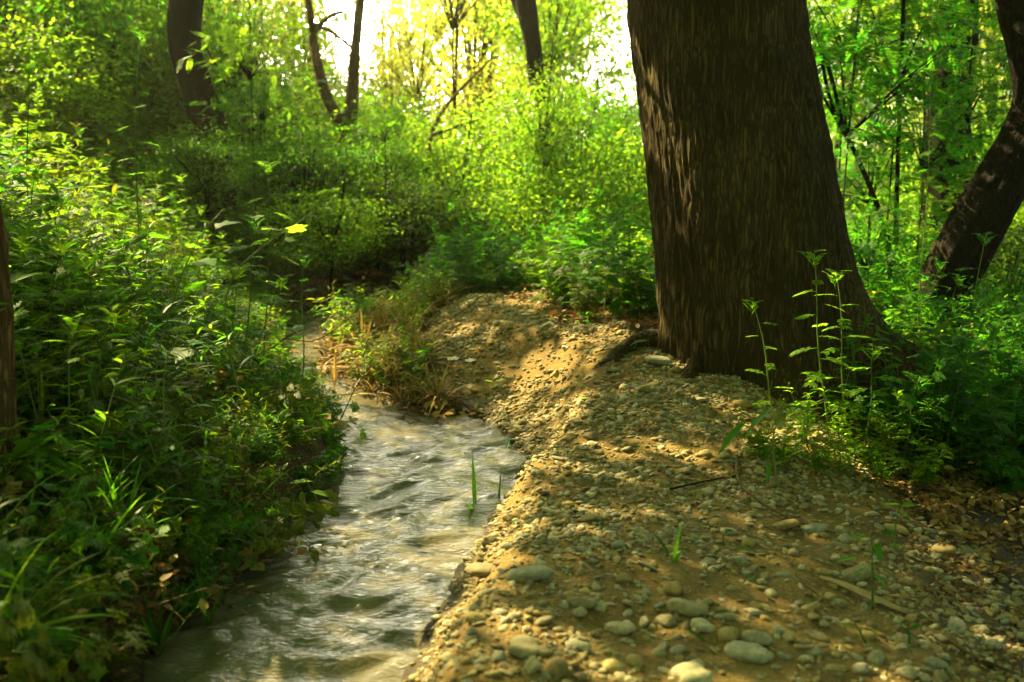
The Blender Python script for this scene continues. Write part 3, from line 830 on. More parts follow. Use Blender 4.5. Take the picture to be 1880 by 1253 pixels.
# ------------------------------------------------------------------ trees
def trunk_mesh(name, ctrl, seg, rings, mat, amp=.03, flare=None, seed=0, limbs=()):
    c = curve_pts(ctrl, rings); path, rad = c[:, :3], c[:, 3]
    v, f = tube(path, rad, seg, True)
    ring = v[:rings * seg].reshape(rings, seg, 3)
    ctr = path[:, None]; dirn = (ring - ctr) / (rad[:, None, None] + 1e-9)
    a = np.arange(seg) * 2 * PI / seg; A = np.broadcast_to(a, (rings, seg)); Z = np.broadcast_to(path[:, 2:3], (rings, seg))
    ca, sa = np.cos(A), np.sin(A)
    big = .35 * fbm(ca * 1.4 + seed, sa * 1.4, Z * .6, octv=3, seed=seed)
    # vertical ridges that wander and split
    rr = rad[:, None]
    k = 34 * np.clip(rr / .5, .35, 1.2)
    rid = 1 - np.abs(fbm(ca * rr * 44 + 3, sa * rr * 44, Z * 1.5, octv=3, seed=seed + 5)) * 1.6
    fine = fbm(ca * rr * 70, sa * rr * 70, Z * 16, octv=2, seed=seed + 9)
    cross = fbm(ca * 2, sa * 2, Z * 7, octv=2, seed=seed + 13)
    disp = amp * (big * 1.6 + .42 * rid + .14 * fine + .15 * cross)
    if flare is not None:
        for (az, width, hgt, out) in flare:
            da = np.angle(np.exp(1j * (np.arctan2(dirn[:, :, 1], dirn[:, :, 0]) - az)))
            zz = np.clip((Z - .02) / hgt, 0, 8)
            disp = disp + out * np.exp(-(da / width) ** 2) * np.exp(-zz * 1.6)
    ring = ring + dirn * disp[:, :, None]
    v[:rings * seg] = ring.reshape(-1, 3)
    mb = MB(); mb.add(v, f)
    for L_ in limbs:
        c2 = curve_pts(L_, 12); v, f = tube(c2[:, :3], c2[:, 3], 8); mb.add(v, f)
    return mb.mesh(name, mat)

def tree(name, label, group=None, cat='tree'):
    e = bpy.data.objects.new(name, None); COL.objects.link(e); e.empty_display_size = .3
    e['label'] = label; e['category'] = cat
    if group: e['group'] = group
    return e

# the big trunk; x axis of the photo: edges 1157..1475 at the top, 1215..1590 at the base
def mid(pxl, pxr, py, Y):
    a, b = at(pxl, py, Y), at(pxr, py, Y)
    return [(a[0] + b[0]) / 2, Y, a[2], (b[0] - a[0]) / 2 * 0.985]
tb = [mid(1232, 1640, 790, TREE[1]), mid(1222, 1590, 640, TREE[1]), mid(1208, 1552, 480, TREE[1]), mid(1188, 1518, 280, TREE[1] + .05), mid(1170, 1488, 120, TREE[1] + .1), mid(1155, 1470, -20, TREE[1] + .12)]
tb += [[tb[-1][0] - .12, TREE[1] + .2, 3.2, .42], [tb[-1][0] - .25, TREE[1] + .3, 4.8, .33], [tb[-1][0] - .1, TREE[1] + .3, 7.0, .16]]
fl = [(R(190), .26, .30, .24), (R(225), .16, .26, .10), (R(262), .2, .24, .12), (R(292), .14, .2, .08), (R(325), .3, .34, .24), (R(0), .4, .3, .2), (R(90), .4, .3, .2), (R(150), .3, .25, .16)]
big = tree('big_tree', 'massive tree with ridged dark brown bark standing on the gravel berm')
tm = trunk_mesh('trunk', tb, 300, 420, BARK, .035, fl, 3,
    limbs=[[(tb[-2][0], tb[-2][1], 4.2, .16), (tb[-2][0] - 1.4, tb[-2][1] + 1.2, 5.2, .10), (tb[-2][0] - 3.2, tb[-2][1] + 2.4, 5.9, .04)],
           [(tb[-2][0], tb[-2][1], 4.6, .15), (tb[-2][0] + 1.5, tb[-2][1] + .8, 5.6, .09), (tb[-2][0] + 3.0, tb[-2][1] + 1.2, 6.4, .04)],
           [(tb[-2][0], tb[-2][1], 5.0, .13), (tb[-2][0] - .6, tb[-2][1] + 2.0, 6.2, .08), (tb[-2][0] - .9, tb[-2][1] + 4.0, 7.0, .03)]])
obj('trunk', tm, big)
for (az, ln, r0) in ((R(192), .70, .085), (R(212), .50, .06), (R(318), .8, .10), (R(350), .7, .09)):
    pts = []
    for k_ in range(9):
        t_ = k_ / 8; rr_ = .36 + ln * t_; aa = az + .22 * math.sin(t_ * 3 + az * 5)
        x_, y_ = TREE[0] + rr_ * math.cos(aa), TREE[1] + rr_ * math.sin(aa)
        pts.append([x_, y_, float(terrain(x_, y_)[0]) + .06 * (1 - t_) ** 2 - .035 * t_ + .01 * math.sin(t_ * 9 + az), r0 * (1 - .72 * t_)])
    c2 = curve_pts(pts, 26); v, f = tube(c2[:, :3], c2[:, 3], 16)
    v = v + .012 * np.stack([fbm(v[:, 0] * 14, v[:, 1] * 14, v[:, 2] * 14, seed=k2, octv=3) for k2 in (1, 2, 3)], 1)
    mb = MB(); mb.add(v, f); obj('root', mb.mesh('root', BARK), big)

def poly_tree(name, label, pts, Y, mat, seg=40, rings=70, amp=.02, seed=1, dY=0, group=None, limbs_px=()):
    """pts: photo rows (x, y, half width px) from base to top"""
    ctrl = []
    for i, (px, py, hw) in enumerate(pts):
        yy = Y + dY * i / (len(pts) - 1); p = at(px, py, yy); ctrl.append([p[0], p[1], p[2], hw / FPX * yy])
    b0 = ctrl[0]; gz = float(terrain(b0[0], b0[1])[0])
    if b0[2] > gz - .2: ctrl.insert(0, [b0[0] + .3 * (b0[0] - ctrl[1][0]), b0[1], min(gz, b0[2]) - .35, b0[3] * 1.12])
    limbs = []
    for L_ in limbs_px:
        limbs.append([[*at(px, py, Y + k), hw / FPX * Y] for (px, py, hw, k) in L_])
    e = tree(name, label, group)
    obj('trunk', trunk_mesh('trunk', ctrl, seg, rings, mat, amp, None, seed, limbs), e)
    return e, ctrl
curv, c_curv = poly_tree('curved_tree', 'dark trunk bowing to the right on the left hillside', [(392, 300, 34), (385, 235, 31), (362, 160, 27), (341, 90, 27), (340, 20, 28), (352, -60, 27), (372, -330, 20), (380, -700, 9)], 11.0, BARK_D, seed=4, amp=.03)
fork, c_fork = poly_tree('forked_tree', 'slender forked tree standing against the bright glare', [(640, 330, 17), (636, 260, 15), (645, 190, 12), (650, 110, 10), (655, 60, 9), (668, -60, 8), (690, -400, 4)], 12.5, BARK_T, seg=20, seed=6, amp=.012,
    limbs_px=[[(634, 235, 12, 0), (605, 190, 10, .1), (583, 120, 9, .2), (572, 50, 7, .2), (560, -60, 5, .2)], [(575, 62, 5, .2), (600, 35, 4, .1), (630, 20, 3, 0)], [(648, 90, 4, 0), (610, 60, 3, .1), (575, 45, 3, .2)]])
midt, c_mid = poly_tree('thin_leaning_tree', 'dark slim trunk dropping into the bright bushes behind the path', [(1000, 330, 12), (1010, 270, 13), (1003, 215, 14), (985, 140, 15), (978, 80, 15), (965, 0, 18), (955, -80, 18), (930, -400, 10)], 11.5, BARK_D, seg=24, seed=8, amp=.015,
    limbs_px=[[(975, 60, 9, 0), (950, 15, 8, .2), (930, -60, 6, .3)]])
bare, c_bare = poly_tree('bushy_sapling', 'thin sapling with slanting bare branches in the yellow green thicket', [(785, 300, 5), (790, 255, 4.5), (815, 200, 3.6), (850, 160, 2.8), (900, 110, 1.6)], 12.5, BARK_T, seg=10, rings=30, seed=9, amp=.005,
    limbs_px=[[(795, 248, 4, 0), (830, 235, 3, .1), (880, 220, 2, .2)]])
rlean, c_rl = poly_tree('leaning_tree', 'nearly black trunk leaning in at the right edge then bending back', [(1695, 640, 50), (1748, 500, 50), (1812, 380, 47), (1872, 270, 43), (1898, 190, 36), (1884, 100, 28), (1860, 20, 25), (1846, -60, 24), (1800, -500, 16)], 6.8, BARK_D, seg=60, rings=120, seed=12, amp=.03,
    limbs_px=[[(1862, 40, 12, 0), (1890, 60, 9, -.2), (1940, 70, 7, -.4)]])
rfar, c_rf = poly_tree('broken_trunk_tree', 'stout dark trunk half hidden in leaves behind the leaning tree', [(1745, 320, 46), (1740, 250, 38), (1742, 180, 36), (1752, 120, 34), (1760, -60, 30), (1770, -400, 16)], 10.5, BARK_D, seg=40, seed=14, amp=.03,
    limbs_px=[[(1742, 230, 14, 0), (1775, 190, 10, -.2), (1800, 130, 6, -.3)]])
redge, c_re = poly_tree('pale_barked_tree', 'patchy tan trunk cut by the left edge among the herbs', [(-6, 760, 34), (-8, 680, 31), (-10, 560, 28), (-22, 440, 25), (-60, 200, 24), (-100, -300, 18)], 3.1, BARK_T, seg=60, rings=90, seed=16, amp=.02)
sapl, c_sap = poly_tree('straight_sapling', 'thin straight sapling with pinnate leaves right of the big trunk', [(1645, 420, 4.5), (1647, 330, 4), (1650, 250, 4), (1655, 120, 3.5), (1660, -60, 3)], 8.0, BARK_D, seg=8, rings=24, seed=17, amp=.003)
sapl2, c_sap2 = poly_tree('slanting_sapling', 'thin sapling slanting between the big trunk and the straight sapling', [(1625, 420, 4.5), (1600, 350, 4.5), (1565, 270, 4), (1530, 200, 3.5), (1500, 60, 3)], 7.6, BARK_D, seg=8, rings=24, seed=18, amp=.003)

# ------------------------------------------------------------------ the canopy overhead, opened where sun reaches the ground
patches = []     # x, y, z, rx, ry
def lit(px, py, rx, ry, dz=0.0, Y=None):
    if Y is None: g = ground(px, py)
    else: g = at(px, py, Y)
    f = .62 if (Y is None and px > 700) else .9
    patches.append((g[0], g[1], g[2] + dz, rx * f, ry * f))
lit(1010, 680, .80, .40); lit(960, 690, .3, .18); lit(1190, 828, .42, .16); lit(1060, 870, .30, .14); lit(860, 598, .25, .22)
lit(1320, 742, .22, .12); lit(960, 1135, .12, .05); lit(1250, 800, .3, .12); lit(1100, 760, .25, .08); lit(640, 640, .30, .3)
lit(1130, 940, .35, .12); lit(1700, 940, .12, .18); lit(1780, 1050, .1, .16); lit(1830, 1130, .1, .1); lit(1500, 800, .25, .12)
lit(1540, 550, .30, .19, 0, 4.5); lit(1550, 680, .30, .19, 0, 4.5); lit(1560, 845, .75, .34); lit(850, 610, .3, .25); lit(1400, 600, .2, .15, 0, 4.5)
lit(1212, 590, .08, .22, 0, 5.3); lit(1208, 520, .04, .12, 0, 5.3)
lit(450, 850, .35, .3); lit(520, 900, .25, .2); lit(560, 880, .2, .15); lit(370, 490, .3, .3, 0, 3.4); lit(540, 430, .25, .25, 0, 3.8)
lit(330, 620, .15, .2, 0, 3.2); lit(480, 320, .4, .4, 0, 4.5); lit(700, 950, .18, .12); lit(780, 870, .3, .3); lit(640, 1010, .12, .12)
lit(1000, 500, .6, .5, 0, 7.5); lit(1100, 420, .8, .6, 0, 7.5); lit(1100, 560, .4, .3, 0, 6.5); lit(200, 360, .6, .5, 0, 7); lit(60, 420, .5, .4, 0, 6); lit(640, 800, .3, .15)
lit(250, 200, .8, .8, 0, 9); lit(80, 250, .8, .8, 0, 8); lit(440, 380, .5, .5, 0, 7); lit(120, 570, .25, .25, 0, 4.2); lit(480, 700, .25, .2, 0, 4.2)
PT = np.array(patches)

NL = 180000
gx_, gy_ = rng.uniform(-7.5, 7.5, NL), rng.uniform(-.5, 10.5, NL)
clx = np.round(gx_ / .32) * .32; cly = np.round(gy_ / .32) * .32
s_clu = _hash(np.round(gx_ / .32), np.round(gy_ / .32), np.zeros(NL), 5)
shade = fbm(gx_ * .9, gy_ * .9, seed=101, octv=3)
fleck = fbm(gx_ * 5.5, gy_ * 5.5, seed=111, octv=2)
left_side = (gx_ < -1.0 - 0.12 * gy_)
thr = np.where(left_side, -.52, .95)
keep = (shade + .9 * fleck) < thr
# far side of the wood stands in open sun
keep &= rng.random(NL) < np.clip((10.5 - gy_) / 3.0, .0, 1)
g0 = terrain(gx_, gy_)
zc = rng.uniform(3.4, 6.2, NL)
t = (zc - g0) / SUN[2]
LP = np.stack([gx_ + SUN[0] * t, gy_ + SUN[1] * t, zc], 1)
# unseen leaf layer overhead and behind, added to keep sky light off the foreground
NO = 60000
LP[:NO] = np.stack([rng.uniform(-6, 6, NO), rng.uniform(-9, 6, NO), rng.uniform(5.0, 8.0, NO)], 1)
keep[:NO] = fbm(LP[:NO, 0] * .7, LP[:NO, 1] * .7, seed=131, octv=3) < .55
for (cx_, cy_, cz_, rx, ry) in PT:
    tt_ = (LP[:, 2] - cz_) / SUN[2]; qx = LP[:, 0] - SUN[0] * tt_ - cx_; qy = LP[:, 1] - SUN[1] * tt_ - cy_
    keep &= ((qx / rx) ** 2 + (qy / ry) ** 2) > 1 + .45 * vnoise(qx * 9, qy * 9, seed=120)
upx, upy = project(LP)
infr = (upx > -90) & (upx < 1970) & (upy > -60)
keep &= ~infr
# the sky opening above the stream stays open
elv = np.degrees(np.arctan2(LP[:, 2] - CAMH, np.hypot(LP[:, 0], LP[:, 1]))); azv = np.degrees(np.arctan2(LP[:, 0], LP[:, 1]))
qx_, qy_ = LP[:, 0] + .3, LP[:, 1] - 4.0
aw = np.degrees(np.arctan2(qx_, qy_)); ew = np.degrees(np.arctan2(LP[:, 2], np.hypot(qx_, qy_)))
keep &= ~((aw > -22 + 5 * vnoise(LP[:, 0], LP[:, 1], seed=5)) & (aw < 9) & (ew > 5) & (ew < 48))
LP = LP[keep]
trunks = [('b', big, tb[-3][0] - 1.5, 7.5), ('c', curv, c_curv[0][0], c_curv[0][1]), ('e', redge, -3.2, 4.5), ('f', midt, c_mid[0][0] - 1, 10.5), ('r', rlean, 3.4, 6.8)]
dd = np.stack([np.hypot(LP[:, 0] - t_[2], LP[:, 1] - t_[3]) for t_ in trunks], 1)
dd[:, 0] -= 1.5
who = np.argmin(dd, 1)
for k, t_ in enumerate(trunks):
    P = LP[who == k]
    if len(P) < 10: continue
    n = len(P); mb = MB()
    mb.inst(DIA[0], DIA[1], TMs(P, rng.uniform(0, 6.28, n), rng.normal(0, .5, n), rng.normal(0, .5, n), rng.uniform(.10, .17, n)))
    obj('crown', mb.mesh('crown', L_MID), t_[1])  # includes the unseen leaves added overhead to cut sky light

# ------------------------------------------------------------------ leafy crowns for shrubs and background trees
def crown_mesh(seed, mat, ncl=200, per=40, leaf=.072, rx=1.0, rz=1.0, clr=.16, tmpl=DIA, base=-.85, shell=.55):
    q = np.random.default_rng(seed)
    c = q.normal(size=(ncl * 3, 3)); c /= np.linalg.norm(c, axis=1)[:, None]
    r_ = q.uniform(shell ** 3, 1, len(c)) ** (1 / 3)
    lump = 1 + .35 * fbm(c[:, 0] * 2 + seed, c[:, 1] * 2, c[:, 2] * 2, octv=3, seed=seed)
    c = c * (r_ * lump)[:, None]
    c = c[c[:, 2] > base][:ncl]
    c = c * np.array([rx, rx, rz])
    P = np.repeat(c, per, 0) + q.normal(0, clr, (len(c) * per, 3)) * np.array([1, 1, .6])
    n = len(P); out = np.arctan2(P[:, 1], P[:, 0])
    mb = MB(); mb.inst(tmpl[0], tmpl[1], TMs(P, out + q.normal(0, 1.0, n), q.normal(-.35, .7, n), q.normal(0, .6, n), leaf * q.uniform(.6, 1.35, n)))
    # twiggy skeleton
    for k in range(0, len(c), 6):
        e = c[k]; b0 = np.array([0, 0, -rz * .8]) ; m_ = (e + b0) / 2 + np.array([0, 0, .08])
        v, f = tube([b0, m_, e], [.018, .010, .004], 4, False); mb.add(v, f, 1)
    return mb.mesh('crown', [mat, BARK_D])
CR = {
 'lime': [crown_mesh(1, L_LIME, 170, 42), crown_mesh(2, L_LIME, 130, 42)],
 'yel': [crown_mesh(3, L_YEL, 95, 34, .062), crown_mesh(4, L_YEL, 70, 34, .062)],
 'mid': [crown_mesh(5, L_MID), crown_mesh(6, L_MID, 200, 46, .05)],
 'emer': [crown_mesh(7, L_EMER), crown_mesh(8, L_EMER, 200, 46)],
 'dark': [crown_mesh(9, L_DARK), crown_mesh(10, L_OLIVE)],
 'pin': [],
}
for k in range(2):
    CR['pin'].append(crown_mesh(20 + k, L_EMER, 60, 3, .34, 1, 1, .1, PINN[k], -.9, .2))
    CR['pin'].append(crown_mesh(24 + k, L_LIME if k else L_MID, 50, 3, .34, 1, 1, .1, PINN[k], -.9, .2))
stem_me = None
def shrub_stem(seed):
    r = random.Random(seed); mb = MB()
    for k in range(4):
        az = r.uniform(0, 6.28); p = [(0, 0, -1.05), (.08 * math.cos(az), .08 * math.sin(az), -.5), (.35 * math.cos(az), .35 * math.sin(az), .2), (.5 * math.cos(az), .5 * math.sin(az), .6)]
        v, f = tube(curve_pts(p, 8), np.linspace(.035, .008, 8), 6); mb.add(v, f)
    return mb.mesh('stem', BARK_D)
STEMS = [shrub_stem(1), shrub_stem(2), shrub_stem(3)]
def shrub(kind, px, pyc, Y, hw, hh, name='shrub', label='', group=None, cat='shrub', k=None):
    """px, pyc centre in the photo; hw, hh half extents in metres; reaches the ground"""
    ex, ey = hw * 1.08 / Y * FPX + 14, hh * 1.1 / Y * FPX + 14      # the break in the trees where the glare stands
    if Y > 10 and abs(px - 650) < ex and abs(pyc - 40) < ey:
        px = 650 + (ex if px > 650 else -ex)
    c = at(px, pyc, Y); g = terrain(c[0], c[1])[0]
    e = tree(name, where(px, pyc, label), group, cat); e.location = (c[0], c[1], g)
    m = CR[kind][rnd.randrange(len(CR[kind])) if k is None else k]
    o = obj('crown', m, e); zc = max(c[2] - g, hh * .55)
    o.location = (0, 0, zc); o.scale = (hw, hw, hh); o.rotation_euler = (0, 0, rnd.uniform(0, 6.28))
    s = obj('stem', STEMS[rnd.randrange(3)], e); s.location = (0, 0, zc * 1.0); s.scale = ((hw * .18, hw * .18, zc / 1.05) if kind == 'pin' else (hw * .6, hw * .6, zc / 1.05))
    return e

gB = 'sunlit bushes beyond the end of the path'
for (kind, px, py, Y, hw, hh) in [
    ('lime', 830, 330, 12.5, .9, .75), ('lime', 930, 300, 13.5, 1.0, .9), ('mid', 1060, 300, 12.0, .9, .8), ('lime', 1150, 360, 11.5, .8, .8),
    ('lime', 980, 380, 11.0, .7, .55), ('lime', 1090, 400, 10.5, .7, .55), ('mid', 880, 400, 11.5, .6, .45), ('mid', 1190, 300, 13.5, 1.0, .9)]:
    shrub(kind, px, py, Y, hw, hh, 'shrub', {'lime': 'bright lime green bush', 'mid': 'mid green bush', 'emer': 'deep green bush'}[kind] + ' in the sunlit thicket', gB)
shrub('mid', 375, 300, 10.0, .55, .35, 'shrub', 'mid green bush at the foot of the curved trunk', gB)
shrub('lime', 992, 215, 10.9, .5, .5, 'shrub', 'lime green bush hiding the foot of the thin leaning trunk', gB)
gD = 'shaded bushes on the far left bank'
for (kind, px, py, Y, hw, hh) in [
    ('mid', 560, 330, 11.5, .9, .65), ('mid', 690, 330, 12.0, .8, .6), ('lime', 480, 280, 12.5, 1.0, .9), ('dark', 740, 400, 11.0, .7, .5), ('mid', 450, 120, 13.5, 1.0, 1.1), ('lime', 600, 420, 10.0, .7, .4)]:
    shrub(kind, px, py, Y, hw, hh, 'shrub', {'lime': 'pale green shaded bush', 'mid': 'mid green shaded bush', 'dark': 'dull olive shaded bush'}[kind], gD)
gH = 'bushes on the left hillside'
for (kind, px, py, Y, hw, hh) in [
    ('mid', 60, 40, 12, 1.3, 1.2), ('lime', 190, 60, 13, 1.3, 1.2), ('mid', 270, 120, 13.5, 1.0, .9), ('yel', 420, 40, 15, 1.2, 1.2), ('lime', 30, 160, 10.5, 1.0, .6), ('lime', 280, -20, 16, 1.6, 1.5), ('mid', 130, -60, 15, 1.8, 1.5)]:
    shrub(kind, px, py, Y, hw, hh, 'shrub', {'lime': 'lime green bush', 'mid': 'mid green bush', 'yel': 'yellowish bush'}[kind] + ' on the hillside', gH)
gF = 'pale trees far behind the thicket'
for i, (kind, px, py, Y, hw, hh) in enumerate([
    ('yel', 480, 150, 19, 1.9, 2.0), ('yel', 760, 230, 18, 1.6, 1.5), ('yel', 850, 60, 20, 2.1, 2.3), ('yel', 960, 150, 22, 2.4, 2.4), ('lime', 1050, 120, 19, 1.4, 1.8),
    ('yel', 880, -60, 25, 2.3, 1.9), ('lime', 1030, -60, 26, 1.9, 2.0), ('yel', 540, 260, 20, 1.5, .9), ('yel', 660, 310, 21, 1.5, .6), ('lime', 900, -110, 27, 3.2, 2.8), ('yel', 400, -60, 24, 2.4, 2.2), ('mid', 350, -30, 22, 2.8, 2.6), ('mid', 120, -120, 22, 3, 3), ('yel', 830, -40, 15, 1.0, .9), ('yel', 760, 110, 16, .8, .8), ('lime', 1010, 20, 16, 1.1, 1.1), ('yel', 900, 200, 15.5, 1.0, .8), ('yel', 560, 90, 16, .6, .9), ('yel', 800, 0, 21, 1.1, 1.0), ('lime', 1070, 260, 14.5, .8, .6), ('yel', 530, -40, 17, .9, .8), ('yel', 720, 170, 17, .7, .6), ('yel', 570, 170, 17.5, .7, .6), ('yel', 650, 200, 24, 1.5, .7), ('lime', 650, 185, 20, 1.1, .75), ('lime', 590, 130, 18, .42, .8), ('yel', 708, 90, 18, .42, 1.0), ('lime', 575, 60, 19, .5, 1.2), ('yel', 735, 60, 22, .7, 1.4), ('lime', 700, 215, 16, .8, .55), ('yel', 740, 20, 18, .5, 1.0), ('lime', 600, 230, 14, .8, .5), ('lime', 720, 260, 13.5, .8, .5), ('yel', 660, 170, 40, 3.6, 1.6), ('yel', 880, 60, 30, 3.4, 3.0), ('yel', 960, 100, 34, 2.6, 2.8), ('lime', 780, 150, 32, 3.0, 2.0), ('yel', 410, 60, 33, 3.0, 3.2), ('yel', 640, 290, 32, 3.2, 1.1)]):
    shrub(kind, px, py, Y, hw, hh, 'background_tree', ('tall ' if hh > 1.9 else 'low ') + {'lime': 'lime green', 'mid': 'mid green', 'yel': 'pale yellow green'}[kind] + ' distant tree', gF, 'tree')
gR = 'green bushes behind the big trunk on the right'
for (kind, px, py, Y, hw, hh) in [
    ('emer', 1560, 520, 8.5, .7, .5), ('emer', 1700, 600, 7.0, .6, .45), ('emer', 1830, 640, 6.6, .6, .45), ('dark', 1840, 520, 9.0, .8, .6), ('mid', 1620, 470, 10.5, .8, .6), ('lime', 1740, 420, 11.5, .9, .8), ('mid', 1850, 330, 12.5, 1.0, 1.0)]:
    shrub(kind, px, py, Y, hw, hh, 'shrub', {'lime': 'lime green bush', 'mid': 'mid green bush', 'emer': 'emerald bush', 'dark': 'dull dark bush'}[kind], gR)
gRF = 'trees far off on the right'
for (kind, px, py, Y, hw, hh) in [
    ('lime', 1540, 60, 18, 1.7, 1.9), ('yel', 1720, 100, 19, 1.9, 2.0), ('yel', 1840, 160, 17, 1.7, 1.8), ('lime', 1640, -80, 22, 2.4, 2.2), ('mid', 1850, -80, 22, 2.6, 2.2), ('lime', 1980, 180, 18, 2.0, 2.0), ('lime', 1600, 390, 20, 1.6, .9)]:
    shrub(kind, px, py, Y, hw, hh, 'background_tree', {'lime': 'lime green', 'mid': 'mid green', 'yel': 'pale yellow green'}[kind] + ' distant tree', gRF, 'tree')
gP = 'pinnate leaved saplings right of the big trunk'
for i, (px, py, Y, hw, hh, k) in enumerate([(1560, 130, 7.6, .75, .6, 0), (1650, 60, 8.2, .85, .6, 2), (1700, 230, 8.2, .65, .45, 0), (1780, 120, 8.8, .8, .6, 1), (1600, 300, 8.0, .55, .4, 2), (1560, 10, 9.0, .9, .6, 1), (1740, 380, 8.4, .6, .45, 3), (1600, 430, 7.4, .5, .35, 0)]):
    shrub('pin', px, py, Y, hw, hh, 'pinnate_sapling', 'sapling with feather shaped leaves', gP, 'sapling', k)
gPL = 'pinnate leaved saplings near the curved trunk'
for i, (px, py, Y, hw, hh, k) in enumerate([(455, 90, 9.6, .5, .35, 3), (705, 215, 10.5, .42, .3, 1), (480, 170, 10.5, .5, .35, 1)]):
    shrub('pin', px, py, Y, hw, hh, 'pinnate_sapling', 'sapling with drooping feather shaped leaves', gPL, 'sapling', k)

# a far ring of wood closing the horizon, one mass
q = np.random.default_rng(99); n = 170
azf = q.uniform(0, 2 * PI, n); rf = q.uniform(30, 60, n)
azf = np.where((azf > R(90)) & (azf < R(108)), azf + R(90), azf)
azf = np.where((azf > R(82)) & (azf < R(98)), azf + R(40), azf)
FX, FY = rf * np.cos(azf), rf * np.sin(azf) + 2
FZ = terrain(FX, FY)
scf = q.uniform(3.0, 5.5, n); scf = np.where((azf > R(60)) & (azf < R(125)), scf * .45, scf)
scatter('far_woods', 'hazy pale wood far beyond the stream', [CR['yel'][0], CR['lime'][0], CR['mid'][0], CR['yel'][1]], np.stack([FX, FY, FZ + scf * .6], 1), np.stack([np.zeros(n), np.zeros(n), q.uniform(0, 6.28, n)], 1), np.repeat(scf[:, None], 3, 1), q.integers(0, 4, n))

# ------------------------------------------------------------------ herbs
PR = {
 'mug': [herb_mesh('foliage', 'mugwort', i, [L_LIME, L_MID, L_LIME][i % 3]) for i in range(6)],
 'mugE': [herb_mesh('foliage', 'mugwort', 10 + i, L_EMER) for i in range(3)],
 'bushy': [herb_mesh('foliage', 'bushy', 20 + i, [L_MID, L_OLIVE, L_LIME, L_EMER][i]) for i in range(4)],
 'oval': [herb_mesh('foliage', 'oval', 30 + i, [L_MID, L_LIME, L_EMER, L_OLIVE][i]) for i in range(4)],
 'grass': [herb_mesh('blades', 'grass', 40 + i, [L_MID, L_LIME, L_EMER][i]) for i in range(3)],
 'straw': [herb_mesh('blades', 'grass', 45 + i, L_DRY) for i in range(2)],
 'reed': [herb_mesh('foliage', 'reed', 50 + i, [L_MID, L_EMER][i % 2]) for i in range(4)],
 'clump': [herb_mesh('foliage', 'clump', 60 + i, [L_MID, L_EMER, L_OLIVE][i]) for i in range(3)],
 'broad': [herb_mesh('foliage', 'broad', 70 + i, [L_MID, L_LIME, L_EMER][i]) for i in range(3)],
 'fern': [herb_mesh('foliage', 'fern', 90 + i, [L_LIME, L_MID, L_OLIVE][i]) for i in range(3)],
 'litter': [herb_mesh('litter', 'litter', 80 + i, [L_LITTER, L_DRY][i % 2]) for i in range(4)],
}
def veg_points(n, x0, x1, y0, y1, seed):
    q = np.random.default_rng(seed); x = q.uniform(x0, x1, n); y = q.uniform(y0, y1, n)
    h, dr, dl, ins = terrain(x, y, True)
    ok = ~on_path(x, y, dr, dl, ins) & ~ins & (np.hypot(x - TREE[0], y - TREE[1]) > .75)
    ok &= ~((dr < dl) & (y < 3.6) & (x < 3.2))
    ok &= ~((dl < dr) & (y > 3.7) & (y < 9.5) & (dl < .22))
    return x[ok], y[ok], h[ok], dr[ok], dl[ok]

def put_scatter(name, label, protos, x, y, h, smin, smax, seed, tilt=.15, zoff=0.):
    q = np.random.default_rng(seed); n = len(x); s = q.uniform(smin, smax, n)
    rv = np.stack([q.normal(0, tilt, n), q.normal(0, tilt, n), q.uniform(0, 6.28, n)], 1)
    scatter(name, label, protos, np.stack([x, y, h + zoff], 1), rv, np.repeat(s[:, None], 3, 1), q.integers(0, len(protos), n))

# litter everywhere off the path, thicker on the banks
x, y, h, dr, dl = veg_points(9000, -7, 5, 1.4, 12, 1)
put_scatter('leaf_litter', 'brown dead leaves and broken twigs under the herbs', PR['litter'], x, y, h, .6, 1.3, 2, .1, .004)
qq = np.random.default_rng(3); x = qq.uniform(.9, 3.4, 900); y = qq.uniform(1.6, 4.6, 900); h, dr, dl, ins = terrain(x, y, True)
kk = (x > 1.0 + .30 * (y - 2)) & (qq.random(900) < .45)
put_scatter('twig_litter', 'dry twigs and leaf scraps on the right slope', PR['litter'], x[kk], y[kk], h[kk], .25, .7, 4, .1, .004)
# undergrowth of the left bank and hillside
x, y, h, dr, dl = veg_points(5200, -9, 0, 1.9, 13, 5)
k = (dl < dr) & (rng.random(len(x)) < np.clip(.30 + dl * .8, 0, 1)) & (dl > .10)
k &= ~((y < 3.0) & (dl < .55)) & ~((y > 3.5) & (y < 9.5) & (dl < .45))
put_scatter('undergrowth', 'dense mixed herbs carpeting the left bank and hillside', PR['bushy'] + PR['bushy'][:3] + PR['oval'][:2] + PR['clump'] + PR['grass'][:1] + PR['fern'] + PR['fern'] + PR['broad'][:2], x[k], y[k], h[k], .5, 1.05, 6)
# right of the big trunk and behind the path
x, y, h, dr, dl = veg_points(4200, -.8, 7, 3.4, 13, 7)
k = (dr < dl) & ((y > 6.2) | ((x > 1.7) & (y > 4.15 + .15 * (x - 1.7)))) & ~((x < .3) & (y < 8.2))
k &= rng.random(len(x)) < np.clip((dr + .2), 0, 1)
put_scatter('thicket_herbs', 'dense emerald herbs behind the path and right of the big trunk', PR['oval'] + PR['bushy'] + PR['mugE'] + PR['clump'], x[k], y[k], h[k], .6, 1.15, 8)
x, y, h, dr, dl = veg_points(3500, -14, 14, 12, 32, 9)
put_scatter('far_herbs', 'blurred sunlit herbs far behind the stream', PR['oval'] + PR['bushy'][2:] , x, y, h, 1.2, 2.4, 10)

